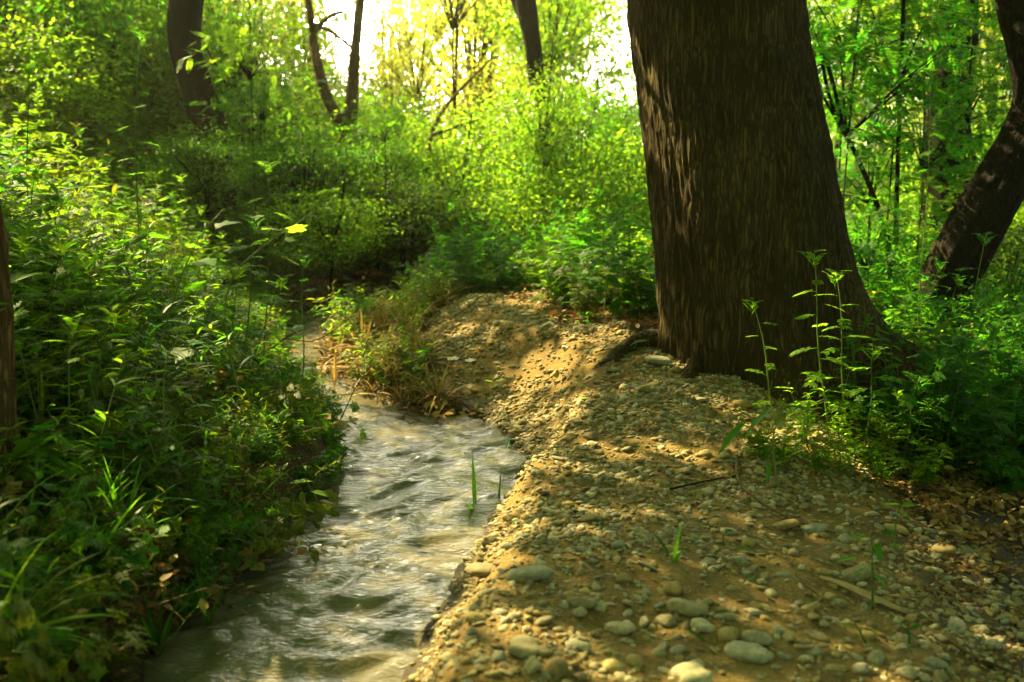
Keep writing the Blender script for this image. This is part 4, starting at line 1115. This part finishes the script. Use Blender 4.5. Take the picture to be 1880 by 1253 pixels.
def copy_plant(name, me, part, x, y, s, label, cat, group, tilt=.12, z=0.0):
    e = bpy.data.objects.new(name, None); COL.objects.link(e); e.empty_display_size = .1
    g = terrain(x, y)[0]
    e.location = (x, y, g + z); e.rotation_euler = (rnd.gauss(0, tilt), rnd.gauss(0, tilt), rnd.uniform(0, 6.28)); e.scale = (s, s, s)
    e['label'] = label; e['category'] = cat
    if group: e['group'] = group
    obj(part, me, e)
    return e

# individual plants in view, by stand
def stand(n, kind, name, part, box, smin, smax, label, cat, group, seed, cond=None):
    x, y, h, dr, dl = veg_points(n * 6, *box, seed)
    m = 0
    for i in range(len(x)):
        if m >= n: break
        px, py = project([(x[i], y[i], h[i] + .2)])
        if not (-60 < px[0] < 1940 and py[0] < 1300): continue
        if cond and not cond(x[i], y[i], dr[i], dl[i]): continue
        pm = PR[kind][rnd.randrange(len(PR[kind]))]; sz = rnd.uniform(smin, smax)
        tone = {'leaf_lime': 'light green', 'leaf_mid_green': 'mid green', 'leaf_olive': 'olive', 'leaf_emerald': 'deep green', 'dry_grass_straw': 'straw coloured'}[pm.materials[0].name]
        big_ = 'large' if sz > smin + .66 * (smax - smin) else 'small' if sz < smin + .33 * (smax - smin) else 'medium'
        copy_plant(name, pm, part, x[i], y[i], sz, where(px[0], py[0], big_ + ' ' + tone + ' ' + label), cat, group); m += 1
lb = lambda x, y, dr, dl: dl < dr and dl > (.5 if y > 3.6 else .15)
stand(42, 'mug', 'mugwort', 'foliage', (-4.5, -.6, 3.2, 6.5), .7, 1.05, 'mugwort', 'plant', 'mugwort on the left bank', 11, lb)
stand(46, 'mug', 'mugwort', 'foliage', (-6.5, -1.6, 6.5, 11), .8, 1.2, 'mugwort', 'plant', 'mugwort on the left bank', 12, lb)
stand(26, 'grass', 'grass_tuft', 'blades', (-2.6, -.3, 2.2, 6.5), .45, .8, 'grass tuft', 'grass tuft', 'grass tufts on the left bank', 13, lambda x, y, dr, dl: dl < dr and (.35 if y > 3.9 else .06) < dl < .9)
stand(30, 'reed', 'reed_grass', 'foliage', (-2.6, -.3, 2.3, 6), .45, .75, 'leafy stemmed grass', 'grass', 'broad bladed grass on the left bank', 14, lambda x, y, dr, dl: dl < dr and (.4 if y > 3.9 else .1) < dl < .8)
stand(34, 'broad', 'lobed_leaf_plant', 'foliage', (-3.6, -.6, 2.6, 6.5), .7, 1.2, 'lobed leaf plant', 'plant', 'broad leaved plants on the left bank', 15, lb)
stand(30, 'mugE', 'mugwort', 'foliage', (1.5, 4.2, 4.2, 6.5), .75, 1.15, 'mugwort', 'plant', 'mugwort right of the big trunk', 16)
stand(22, 'mug', 'mugwort', 'foliage', (.2, 1.6, 6.4, 8.4), .6, 1.0, 'mugwort', 'plant', 'mugwort behind the path', 17)
stand(14, 'straw', 'dry_grass_tuft', 'blades', (-1.75, -.55, 5.6, 8.2), .35, .6, 'dry tuft', 'grass tuft', 'dry grass on the point of the bank', 18, lambda x, y, dr, dl: dr < dl and .05 < dr < .6)

# ------------------------------------------------------------------ plants seen one by one, leaf by leaf
LEAFME = {}
def leaf_me(T, mat, key):
    if (key, mat.name) not in LEAFME:
        mb = MB(); mb.add(T[0], T[1]); LEAFME[(key, mat.name)] = mb.mesh('leaf', mat)
    return LEAFME[(key, mat.name)]
def place_leaf(parent, me, p, az, pitch, roll, s):
    M = TMs([p], az, pitch, roll, s)[0]
    o = bpy.data.objects.new('leaf', me); COL.objects.link(o); o.parent = parent
    o.matrix_local = Matrix(M.tolist()); return o
def hero_mugwort(bx, by, tx, ty, Y, label, nleaf, size, mat=L_LIME, seed=0, name='mugwort'):
    b0, t0 = at(bx, by, Y), at(tx, ty, Y)
    b0[2] = min(b0[2], terrain(b0[0], b0[1])[0])
    r = random.Random(seed); e = tree(name, label, None, 'plant'); e.location = b0.tolist()
    hgt = t0[2] - b0[2]; n = 8; t = np.linspace(0, 1, n)
    p = np.stack([(t0[0] - b0[0]) * t + .01 * np.sin(t * 7 + seed), .02 * np.sin(t * 5 + seed), hgt * t], 1)
    v, f = tube(p, np.linspace(.0045, .0018, n), 6); mb = MB(); mb.add(v, f); obj('stem', mb.mesh('stem', L_STEM), e)
    a0 = r.uniform(0, 6)
    for i in range(nleaf):
        tt_ = .12 + .80 * i / nleaf; q_ = [float(np.interp(tt_, t, p[:, k])) for k in range(3)]
        az = a0 + i * ga
        place_leaf(e, leaf_me(LOBED[i % 3], mat, i % 3), q_, az, R(r.uniform(-8, 20)), R(r.uniform(-15, 15)), size * (1.12 - .4 * tt_) * r.uniform(.85, 1.15))
    for i in range(8):
        place_leaf(e, leaf_me(LOBED[1], mat, 1), [p[-1][0], p[-1][1], p[-1][2] - .010 * i], a0 + i * ga, R(20 + 7 * i), 0, size * .5 * r.uniform(.8, 1.1))
    return e
hero_mugwort(1520, 790, 1490, 465, 4.45, 'tallest sunlit mugwort stem in front of the big trunk', 13, .135, seed=1)
hero_mugwort(1558, 760, 1535, 500, 4.50, 'sunlit mugwort stem just right of the tallest one before the trunk', 13, .12, seed=2)
hero_mugwort(1428, 735, 1385, 552, 4.45, 'small lone mugwort left of the tall pair before the big trunk', 8, .10, seed=3)
hero_mugwort(1585, 850, 1608, 640, 4.25, 'mugwort with pale wide top leaves below the tall pair', 9, .13, seed=4)
hero_mugwort(1650, 880, 1690, 690, 4.2, 'mugwort leaning right beyond the plant with pale wide top leaves', 9, .13, L_MID, seed=5)
hero_mugwort(1745, 900, 1805, 430, 4.9, 'very tall thin mugwort in front of the leaning dark trunk', 16, .13, L_MID, seed=6)
hero_mugwort(1490, 860, 1478, 760, 4.2, 'short mugwort sprouting from the low leafy patch', 9, .11, seed=7)
hero_mugwort(1400, 870, 1440, 800, 4.1, 'short mugwort at the left end of the low leafy patch', 7, .10, seed=8)
hero_mugwort(1690, 560, 1712, 130, 6.2, 'thin weed stem rising past the upper leaves at right', 14, .12, L_MID, seed=9)
hero_mugwort(480, 560, 492, 300, 5.0, 'pale topped mugwort near the middle of the left bank', 14, .15, seed=10)
hero_mugwort(430, 620, 470, 400, 4.6, 'mugwort leaning right just before the pale topped one', 12, .13, L_MID, seed=11)
hero_mugwort(545, 620, 560, 470, 5.0, 'slim mugwort near the bend of the stream', 11, .12, L_MID, seed=12)
hero_mugwort(250, 620, 256, 60, 4.9, 'very tall thin weed stem rising across the left hillside', 15, .11, L_MID, seed=13)
hero_mugwort(60, 560, 50, 120, 5.4, 'tall thin weed near the upper left corner', 14, .14, L_MID, seed=14)
hero_mugwort(30, 960, 62, 850, 2.6, 'small blurred weed close to the lower left edge', 9, .07, L_MID, seed=15)
hero_mugwort(1108, 520, 1106, 320, 7.0, 'thin dark weed stem among the bright bushes left of the big trunk', 9, .08, L_DARK, seed=16)

def leafy_shoot(ctrl_px, Y, leaves, label, name, mat=L_LIME, T='maple', cat='plant', rad=.004, dY=0):
    pts = []
    for i, (px, py) in enumerate(ctrl_px):
        pts.append(at(px, py, Y + dY * i / max(1, len(ctrl_px) - 1)))
    b0 = pts[0].copy(); gz = terrain(b0[0], b0[1])[0]
    if b0[2] > gz + .02: pts.insert(0, np.array([b0[0], b0[1], gz]))
    b0 = pts[0].copy(); P = curve_pts(np.array(pts) - b0, 16)
    e = tree(name, label, None, cat); e.location = b0.tolist()
    v, f = tube(P, np.linspace(rad, rad * .45, 16), 6); mb = MB(); mb.add(v, f)
    for (px, py, w, az, pitch) in leaves:
        c = at(px, py, Y + dY * .5) - b0; k = np.argmin(np.linalg.norm(P - c, axis=1)); s = w / FPX * Y * .78
        d = rot(az, pitch, 0)[0][:, 0]; c = c - d * s * .35
        v, f = tube([P[k], (P[k] + c) / 2 + np.array([0, 0, .01]), c], [.0016, .0014, .0012], 4, False); mb.add(v, f)
        roll = rnd.uniform(-.5, .5); tm_ = {'maple': MAPLE[rnd.randrange(3)], 'oval': OVAL, 'lance': LANCE, 'lobed': LOBED[0]}[T]
        place_leaf(e, leaf_me(tm_, mat, (T, tm_[0].sum())), c, az, pitch, roll, s)
    obj('stem', mb.mesh('stem', L_STEM), e)
    return e
leafy_shoot([(290, 650), (310, 580), (340, 490), (370, 430), (410, 385)], 3.6,
    [(372, 480, 60, R(-30), .1), (410, 412, 56, R(20), .4), (355, 526, 54, R(-60), .7), (298, 497, 44, R(170), .0), (305, 450, 42, R(150), .3), (352, 452, 34, R(10), .1), (340, 540, 26, R(-90), .2), (322, 500, 26, R(60), .2), (372, 542, 28, R(-20), .2)],
    'bright shoot with large maple shaped leaves catching the sun on the left bank', 'lobed_leaf_shoot', L_MID)
leafy_shoot([(440, 490), (500, 440), (560, 400), (612, 335)], 4.0,
    [(545, 420, 44, R(-80), .7), (497, 420, 40, R(150), .2), (598, 352, 26, R(200), .2), (596, 382, 28, R(-20), .2), (530, 440, 26, R(0), .1), (470, 398, 34, R(150), .2)],
    'slanting pale stem with a hanging pointed leaf on the left bank', 'leaning_shoot')
leafy_shoot([(300, 760), (315, 640), (345, 605)], 3.4, [(320, 605, 50, R(20), .3), (285, 640, 44, R(170), 0), (380, 655, 36, R(-20), .2), (380, 690, 34, R(10), 0), (300, 680, 40, R(200), .2)],
    'plant with two sunlit pale lobed leaves below the large leaved shoot', 'lobed_leaf_plant', T='lobed')
leafy_shoot([(590, 830), (625, 770), (660, 700), (690, 660)], 4.6, [(692, 690, 44, R(-10), -.3), (648, 740, 40, R(-70), -.3), (612, 700, 36, R(150), .2), (665, 790, 36, R(-80), -.6), (640, 690, 36, R(40), .3), (600, 760, 34, R(190), .2)],
    'lobed leaved stem leaning out over the stream', 'overhanging_plant', L_LIME, 'lobed')
leafy_shoot([(500, 950), (530, 900), (560, 880)], 3.7, [(500, 868, 40, R(150), .2), (545, 885, 60, R(10), .2), (585, 905, 60, R(-10), -.1), (555, 910, 40, R(-80), -.5), (520, 860, 34, R(70), .6), (560, 930, 50, R(-30), -.2), (600, 935, 44, R(-5), -.2)],
    'low plant with long pale leaves on the brink of the left bank', 'broad_leaf_plant', L_LIME, 'oval')
leafy_shoot([(120, 1160), (140, 1090), (165, 1065)], 2.45, [(120, 1075, 60, R(150), .2), (190, 1090, 60, R(-10), .1), (160, 1120, 50, R(-80), -.1), (95, 1110, 50, R(190), 0), (200, 1120, 44, R(-40), 0), (150, 1060, 44, R(60), .4), (80, 1140, 44, R(210), 0)],
    'small green seedling on the dark soil in the lower left', 'seedling', L_EMER, 'oval')
leafy_shoot([(110, 1240), (112, 1200)], 2.3, [(95, 1195, 40, R(150), .3), (130, 1200, 40, R(10), .2), (112, 1215, 30, R(-80), 0)],
    'tiny seedling near the very bottom left', 'seedling', L_EMER, 'oval')
leafy_shoot([(1602, 1120), (1602, 1060), (1600, 985)], 2.75, [(1612, 1010, 50, R(-85), -.8), (1560, 1025, 60, R(175), -.1), (1630, 1045, 50, R(-20), -.3), (1580, 985, 60, R(160), .1), (1630, 980, 44, R(20), .3), (1585, 1045, 44, R(200), -.2), (1610, 1060, 60, R(-10), -.6), (1640, 1000, 40, R(5), .0)],
    'seedling with dark pointed leaves standing beside the split stick', 'seedling', L_EMER, 'oval')
leafy_shoot([(1425, 880), (1420, 800), (1440, 745)], 3.75, [(1400, 760, 110, R(195), -.45), (1460, 745, 90, R(0), .1), (1350, 790, 110, R(205), -.5), (1465, 815, 50, R(-10), -.2), (1412, 860, 60, R(-95), -1.0), (1345, 842, 40, R(170), 0), (1400, 830, 40, R(190), 0)],
    'broad bladed plant leaning left over the pebbles before the trunk', 'blade_leaf_plant', L_EMER, 'lance')
leafy_shoot([(1185, 640), (1160, 640), (1130, 665)], 5.3, [(1165, 628, 50, R(190), -.3), (1140, 640, 54, R(200), -.4), (1120, 660, 50, R(230), -.6), (1116, 680, 44, R(240), -.5), (1145, 655, 44, R(210), -.5), (1180, 625, 40, R(170), 0), (1108, 650, 40, R(200), -.4)],
    'drooping dark leaved plant at the left foot of the big trunk', 'drooping_plant', L_MID, 'lance')
leafy_shoot([(1000, 720), (903, 715), (908, 700)], 5.6, [(900, 700, 24, R(150), .2), (915, 698, 24, R(20), .2), (906, 706, 20, R(-90), 0)],
    'tiny three leaved sprout on the edge of the gravel', 'sprout', L_LIME, 'oval')
leafy_shoot([(1330, 980), (1335, 975)], 3.1, [(1337, 974, 22, R(-20), .1)], 'single small green leaf sprouting among the pebbles', 'sprout', L_EMER, 'oval')
leafy_shoot([(1590, 1180), (1570, 1145)], 2.5, [(1560, 1148, 44, R(150), .2), (1590, 1155, 44, R(-40), .1), (1575, 1165, 30, R(200), 0)], 'pale two leaved sprout below the split stick', 'sprout', L_LIME, 'oval')
leafy_shoot([(1670, 1190), (1668, 1150)], 2.55, [(1655, 1145, 36, R(160), .2), (1680, 1150, 34, R(20), .2), (1665, 1160, 34, R(-90), 0), (1690, 1172, 26, R(0), 0)], 'small dark sprout right of the end of the split stick', 'sprout', L_EMER, 'oval')
leafy_shoot([(1645, 960), (1650, 930)], 3.3, [(1640, 925, 50, R(170), .1), (1665, 928, 44, R(10), .2), (1655, 940, 40, R(-60), 0)], 'little green seedling on the sun flecked right slope', 'seedling', L_MID, 'oval')

def grass_sprout(px, py, Y, blades, label, mat=L_LIME, name='grass_sprout', w=.03):
    b0 = at(px, py, Y); b0[2] = min(b0[2], max(terrain(b0[0], b0[1])[0], WL - .02))
    e = tree(name, label, None, 'grass'); e.location = b0.tolist()
    for i, (dx, dyy, cv) in enumerate(blades):
        top = at(px + dx, py - dyy, Y) - at(px, py, Y); ln = float(np.linalg.norm(top)) * (1.0 + .35 * cv)
        az = math.atan2(.15 * rnd.uniform(-1, 1), top[0] if abs(top[0]) > .005 else .005); pitch = math.atan2(top[2], abs(top[0])) + cv * .9
        az += (1 if i % 2 else -1) * rnd.uniform(.35, 1.0); T = T_blade(w, cv, 7); mb = MB(); mb.add(T[0], T[1]); o = obj('blade', mb.mesh('blade', mat), e)
        o.matrix_local = Matrix(TMs([(0, 0, 0)], az, min(pitch, 1.5), rnd.uniform(-.4, .4), ln)[0].tolist())
    return e
grass_sprout(1235, 1050, 2.9, [(-30, 70, .5), (-5, 95, .1), (30, 65, .5), (-25, 20, .3), (22, -5, .8)], 'small sprouting grass with arching blades in the middle of the gravel', L_MID, w=.10)
grass_sprout(873, 950, 4.0, [(-38, 110, .1), (-90, 60, .3), (5, 28, .2), (-20, 20, .3), (-35, 50, .2)], 'thin grass leaning out over the water from the brink', L_MID, w=.06)
grass_sprout(915, 935, 4.1, [(-2, 75, .05), (4, 20, .3), (-8, 18, .3)], 'upright grass blade at the water edge', L_MID, w=.05)
grass_sprout(800, 1072, 3.1, [(55, 25, .1), (-10, -10, .2)], 'low grass blade at the brink in the lower middle', L_LIME, w=.10)
grass_sprout(930, 800, 4.9, [(0, 50, .2), (10, 30, .4), (-10, 30, .4), (18, 16, .5), (-6, -20, .3)], 'dark tuft hanging at the corner where the bank meets the water', L_EMER, w=.05)
grass_sprout(970, 880, 4.3, [(30, 55, .2), (14, 40, .2), (4, 30, .3)], 'faint grass blades on the brink of the berm', L_MID, w=.06)
for i, (px, py, Y, s, lab) in enumerate([(380, 1110, 2.9, 1.0, 'leafy grass shoot rooted at the water line of the left bank'), (285, 1140, 2.7, 1.1, 'thin grass rising from the dark soil of the lower left bank'), (230, 1010, 2.9, 1.2, 'tall grass with upright blades on the lower left bank'), (440, 990, 3.5, 1.0, 'arching grass above the bend of the left water line'), (170, 960, 2.9, 1.1, 'grass clump behind the tall upright grass on the left bank')]):
    grass_sprout(px, py, Y, [(rnd.uniform(-90, 90) * s, rnd.uniform(60, 150) * s, rnd.uniform(.15, .7)) for _ in range(13)], lab, L_EMER if i % 2 else L_MID, 'stream_grass', .04)
# dry reeds on the point
rr_ = random.Random(4)
grass_sprout(668, 625, 6.6, [(rr_.uniform(-14, 16), rr_.uniform(60, 112), rr_.uniform(.02, .12)) for _ in range(16)], 'tall dry golden reed stalks on the point of the bank', L_DRY, 'dry_reed', .035)
grass_sprout(612, 650, 6.3, [(rr_.uniform(-12, 12), rr_.uniform(45, 85), rr_.uniform(.03, .3)) for _ in range(10)], 'bent dry reed at the water edge by the bend', L_DRY, 'dry_reed', .04)
grass_sprout(700, 620, 6.6, [(45, 50, .7), (-10, 40, .3), (20, 30, .5), (28, 44, .6), (6, 52, .2)], 'pale dry blade arching right behind the golden reeds', L_DRY, 'dry_reed', .05)
SM = ground(655, 655)
# dark dead weeds on the shaded point of the right bank
def dead_weed(seed):
    r = random.Random(seed); q = np.random.default_rng(seed); mb = MB()
    for k in range(7):
        p = stem_path(r.uniform(.10, .26), r.uniform(.2, 1.2), r.uniform(0, 6.28), 6, .05, r); v, f = tube(p, np.linspace(.003, .001, 6), 3, False); mb.add(v, f, 1)
        n = 9; t = q.uniform(.2, 1, n); P = np.stack([np.interp(t, np.linspace(0, 1, 6), p[:, j]) for j in range(3)], 1)
        T = LOBED[k % 3]; mb.inst(T[0], T[1], TMs(P, q.uniform(0, 6.28, n), q.uniform(-.9, .3, n), q.normal(0, .5, n), q.uniform(.02, .05, n)))
    return mb.mesh('foliage', [L_DEAD if seed % 3 else L_OLIVE, TWIG])
DW = [dead_weed(i) for i in range(200, 205)]
x, y, h, dr, dl = veg_points(1700, -1.9, .3, 5.0, 8.3, 31)
k = (dr < dl) & (dr < .9) & (np.hypot(x - SM[0], y - SM[1]) > .38)
put_scatter('dead_weeds', 'withered weeds and thin green herbs over the point of the bank', DW + PR['fern'] + PR['straw'], x[k], y[k], h[k], .3, .8, 32)
x, y, h, dr, dl = veg_points(2500, -2.5, .3, 1.8, 8.3, 33)
k = (dl < dr) & (dl < .35) & ((y < 3.8) | (rng.random(len(x)) < .45))
put_scatter('bank_weeds', 'tangled weeds and dead stalks along the left water line', DW + PR['bushy'][:2], x[k], y[k], h[k], .35, .8, 34, .5)
qb = np.random.default_rng(61); x = qb.uniform(-2.4, -.3, 5200); y = qb.uniform(2.0, 9.0, 5200); h, dr, dl, ins = terrain(x, y, True)
k = ~ins & (dl < dr) & (dl > .015) & (dl < .5)
put_scatter('brink_herbs', 'low mixed herbs and fine grass along the brink of the left bank', PR['bushy'] + PR['fern'] + PR['grass'][:1] + PR['clump'] + PR['broad'] + DW[:2], x[k], y[k], h[k], .22, .46, 62, .45)
# the low sunlit leafy patch between the pebbles and the trunk
for i, (px, py) in enumerate([(1400, 850), (1440, 870), (1475, 845), (1500, 875), (1530, 850), (1560, 880), (1590, 860), (1620, 890), (1655, 870), (1690, 900), (1540, 820), (1600, 830), (1650, 830), (1700, 860), (1745, 890), (1790, 900), (1480, 810), (1840, 900)]):
    g_ = ground(px, py); k_ = ['bushy', 'fern', 'mug'][i % 3]
    copy_plant('low_herb', PR[k_][[2, 0, 0][i % 3]], 'foliage', g_[0], g_[1], rnd.uniform(.4, .62), where(px, py, ['bushy', 'feathery', 'mugwort like'][i % 3] + ' low herb'), 'plant', 'low herbs in front of the big trunk')
# hanging straw mat
e = tree('straw_mat', 'pale matted dry grass drooping over the tip of the bank', None, 'dry grass')
g = ground(655, 655); e.location = g.tolist()
mb = MB(); q = np.random.default_rng(5); n = 800
P = np.stack([q.normal(.03, .14, n), q.normal(0, .14, n), q.uniform(-.06, .05, n)], 1)
P[:, 2] += terrain(g[0] + P[:, 0], g[1] + P[:, 1]) - g[2]; P[:, 2] = np.maximum(P[:, 2], WL - g[2] + .01)
T = T_blade(.055, .8); mb.inst(T[0], T[1], TMs(P, q.normal(R(225), .7, n), q.uniform(-.2, .9, n), q.normal(0, .4, n), q.uniform(.12, .28, n))); obj('blades', mb.mesh('blades', L_DRY), e)['kind'] = 'stuff'

# ------------------------------------------------------------------ fallen things
def flat_leaf(px, py, w, az, label, mat=L_EMER, T=OVAL, pitch=.15):
    g = ground(px, py); s = w / FPX * math.hypot(g[0], g[1])
    mb = MB(); mb.add(T[0] - np.array([.5, 0, 0]), T[1]); o = obj('fallen_leaf', mb.mesh('fallen_leaf', mat), label=label, cat='leaf')
    o.matrix_world = Matrix(TMs([(g[0], g[1], g[2] + s * .18 + .012)], az, pitch, rnd.uniform(-.3, .3), s)[0].tolist())
flat_leaf(1278, 1182, 58, R(-50), 'long glossy green leaf fallen beside the stone cluster', L_EMER, LANCE, .1)
flat_leaf(1328, 1140, 50, R(20), 'dark green leaf tucked behind the round tan stone')
flat_leaf(1368, 1020, 34, R(-30), 'green leaf lying beside the upright tan pebble')
flat_leaf(1380, 1072, 30, R(60), 'green leaf resting on a buff stone')
flat_leaf(947, 966, 22, R(10), 'tiny green leaf on the crest near the water')
flat_leaf(1072, 740, 26, R(5), 'pale green leaf lying on the gravel before the sunlit patch', L_PALE)
flat_leaf(937, 573, 20, R(10), 'pale bluish leaf near the far end of the gravel', L_PALE)
flat_leaf(1225, 793, 18, R(40), 'small bright green leaf left of the light stone', L_EMER)
def scrap(px, py, w, az, label):
    g = ground(px, py); s = w / FPX * math.hypot(g[0], g[1]); mb = MB()
    T = T_maple(int(px)); v = T[0] * np.array([1, .6, .6]) - np.array([.4, 0, 0]); mb.add(v, T[1]); v2 = v.copy(); v2[:, 2] -= .05; mb.add(v2, T[1][:, ::-1])
    o = obj('bark_scrap', mb.mesh('bark_scrap', PALE), label=label, cat='bark scrap')
    o.matrix_world = Matrix(TMs([(g[0], g[1], g[2] + .02)], az, .15, rnd.uniform(-.2, .2), s)[0].tolist())
scrap(785, 560, 26, 0, 'pale flake lying at the far left rim of the gravel')
scrap(833, 664, 26, R(10), 'pale curled flake on the dark bank above the water')
scrap(865, 668, 24, R(50), 'dull grey flake right of the pale curled one')
scrap(965, 582, 18, R(20), 'small pale flake at the far right rim of the gravel')
def stick(ctrl_px, rad_px, label, mat=TWIG, lift=.012, name='twig', sides=7):
    pts = []
    for (px, py) in ctrl_px:
        g = ground(px, py); pts.append([g[0], g[1], g[2] + lift])
    c = curve_pts(np.array(pts), 14) if len(pts) > 2 else np.linspace(pts[0], pts[1], 8)
    r0 = rad_px / FPX * np.hypot(c[:, 0], c[:, 1]); v, f = tube(c, r0 * np.linspace(1, .6, len(c)), sides)
    mb = MB(); mb.add(v, f); return obj(name, mb.mesh(name, mat), label=label, cat='stick')
# split wood: a bundle of three splinters
e = tree('split_stick', 'long pale split stick lying on the right slope below the seedling', None, 'stick')
A, B = ground(1505, 1068), ground(1668, 1138)
e.location = A.tolist()
for (o1, o2, l0, l1, rr) in ((0, .0, 0, 1, .007), (.012, .004, .12, 1.03, .006), (-.010, .006, .0, .78, .005)):
    d = B - A; nn = np.array([-d[1], d[0], 0]); nn /= np.linalg.norm(nn)
    p0, p1 = d * l0 + nn * o1, d * l1 + nn * (o1 + o2)
    c = np.linspace(p0, p1, 7); c[:, 2] += .016 + .004 * np.sin(np.arange(7)); v, f = tube(c, [rr * .5, rr, rr, rr, rr, rr * .9, rr * .4], 5); mb = MB(); mb.add(v, f); obj('splinter', mb.mesh('splinter', SPLIT_WOOD, False), e)
stick([(1460, 1195), (1490, 1197), (1518, 1196)], 5, 'short pale broken stick near the bottom right', SPLIT_WOOD, .012, 'twig', 5)
stick([(1352, 845), (1362, 900), (1390, 925), (1450, 960), (1535, 988)], 3.2, 'reddish bent twig running down the slope from the broad bladed plant', TWIG, .014)
stick([(1230, 905), (1300, 890), (1360, 878)], 2.0, 'thin dark twig crossing the gravel left of the bent one', BARK_D, .012)
stick([(1460, 1063), (1500, 1100), (1545, 1135)], 1.8, 'thin wiry twig left of the split stick', TWIG, .012)
stick([(1720, 1165), (1790, 1215), (1870, 1245)], 4, 'dark curved root in the bottom right corner', TWIG, .008)
stick([(1730, 1060), (1715, 1090), (1735, 1130)], 2.0, 'hooked thin twig on the right slope', TWIG, .012)
stick([(990, 608), (1000, 602), (1012, 596)], 3, 'short pale stick at the right rim of the far gravel', PALE, .014)
def bare_branch(ctrl_px, Y, r_, label):
    P = curve_pts(np.array([at(px, py, Y) for px, py in ctrl_px]), 14); v, f = tube(P, np.linspace(r_, r_ * .4, 14), 6)
    mb = MB(); mb.add(v, f); return obj('bare_branch', mb.mesh('bare_branch', TWIG), label=label, cat='branch')
bare_branch([(500, 640), (525, 620), (570, 600), (605, 578), (612, 570)], 5.6, .006, 'pale bare twig reaching right over the bend of the stream')
bare_branch([(520, 622), (580, 625), (605, 612), (640, 585), (662, 562)], 5.9, .005, 'forked bare twig crossing the bend below the dry reeds')

# left bank: brown curled leaves by the water
for i, (px, py, w, lab) in enumerate([(240, 1150, 52, 'large curled brown leaf on the dark soil at the water line'), (205, 1020, 50, 'long brown dead leaf on the lower left bank'), (60, 1080, 46, 'crumpled dead leaf near the lower left edge')]):
    flat_leaf(px, py, w, R([-25, -30, 40][i]), lab, L_LITTER, OVALW, .1)
print('tris', sum(len(m.polygons) for m in bpy.data.meshes), 'objs', len(sc.objects))
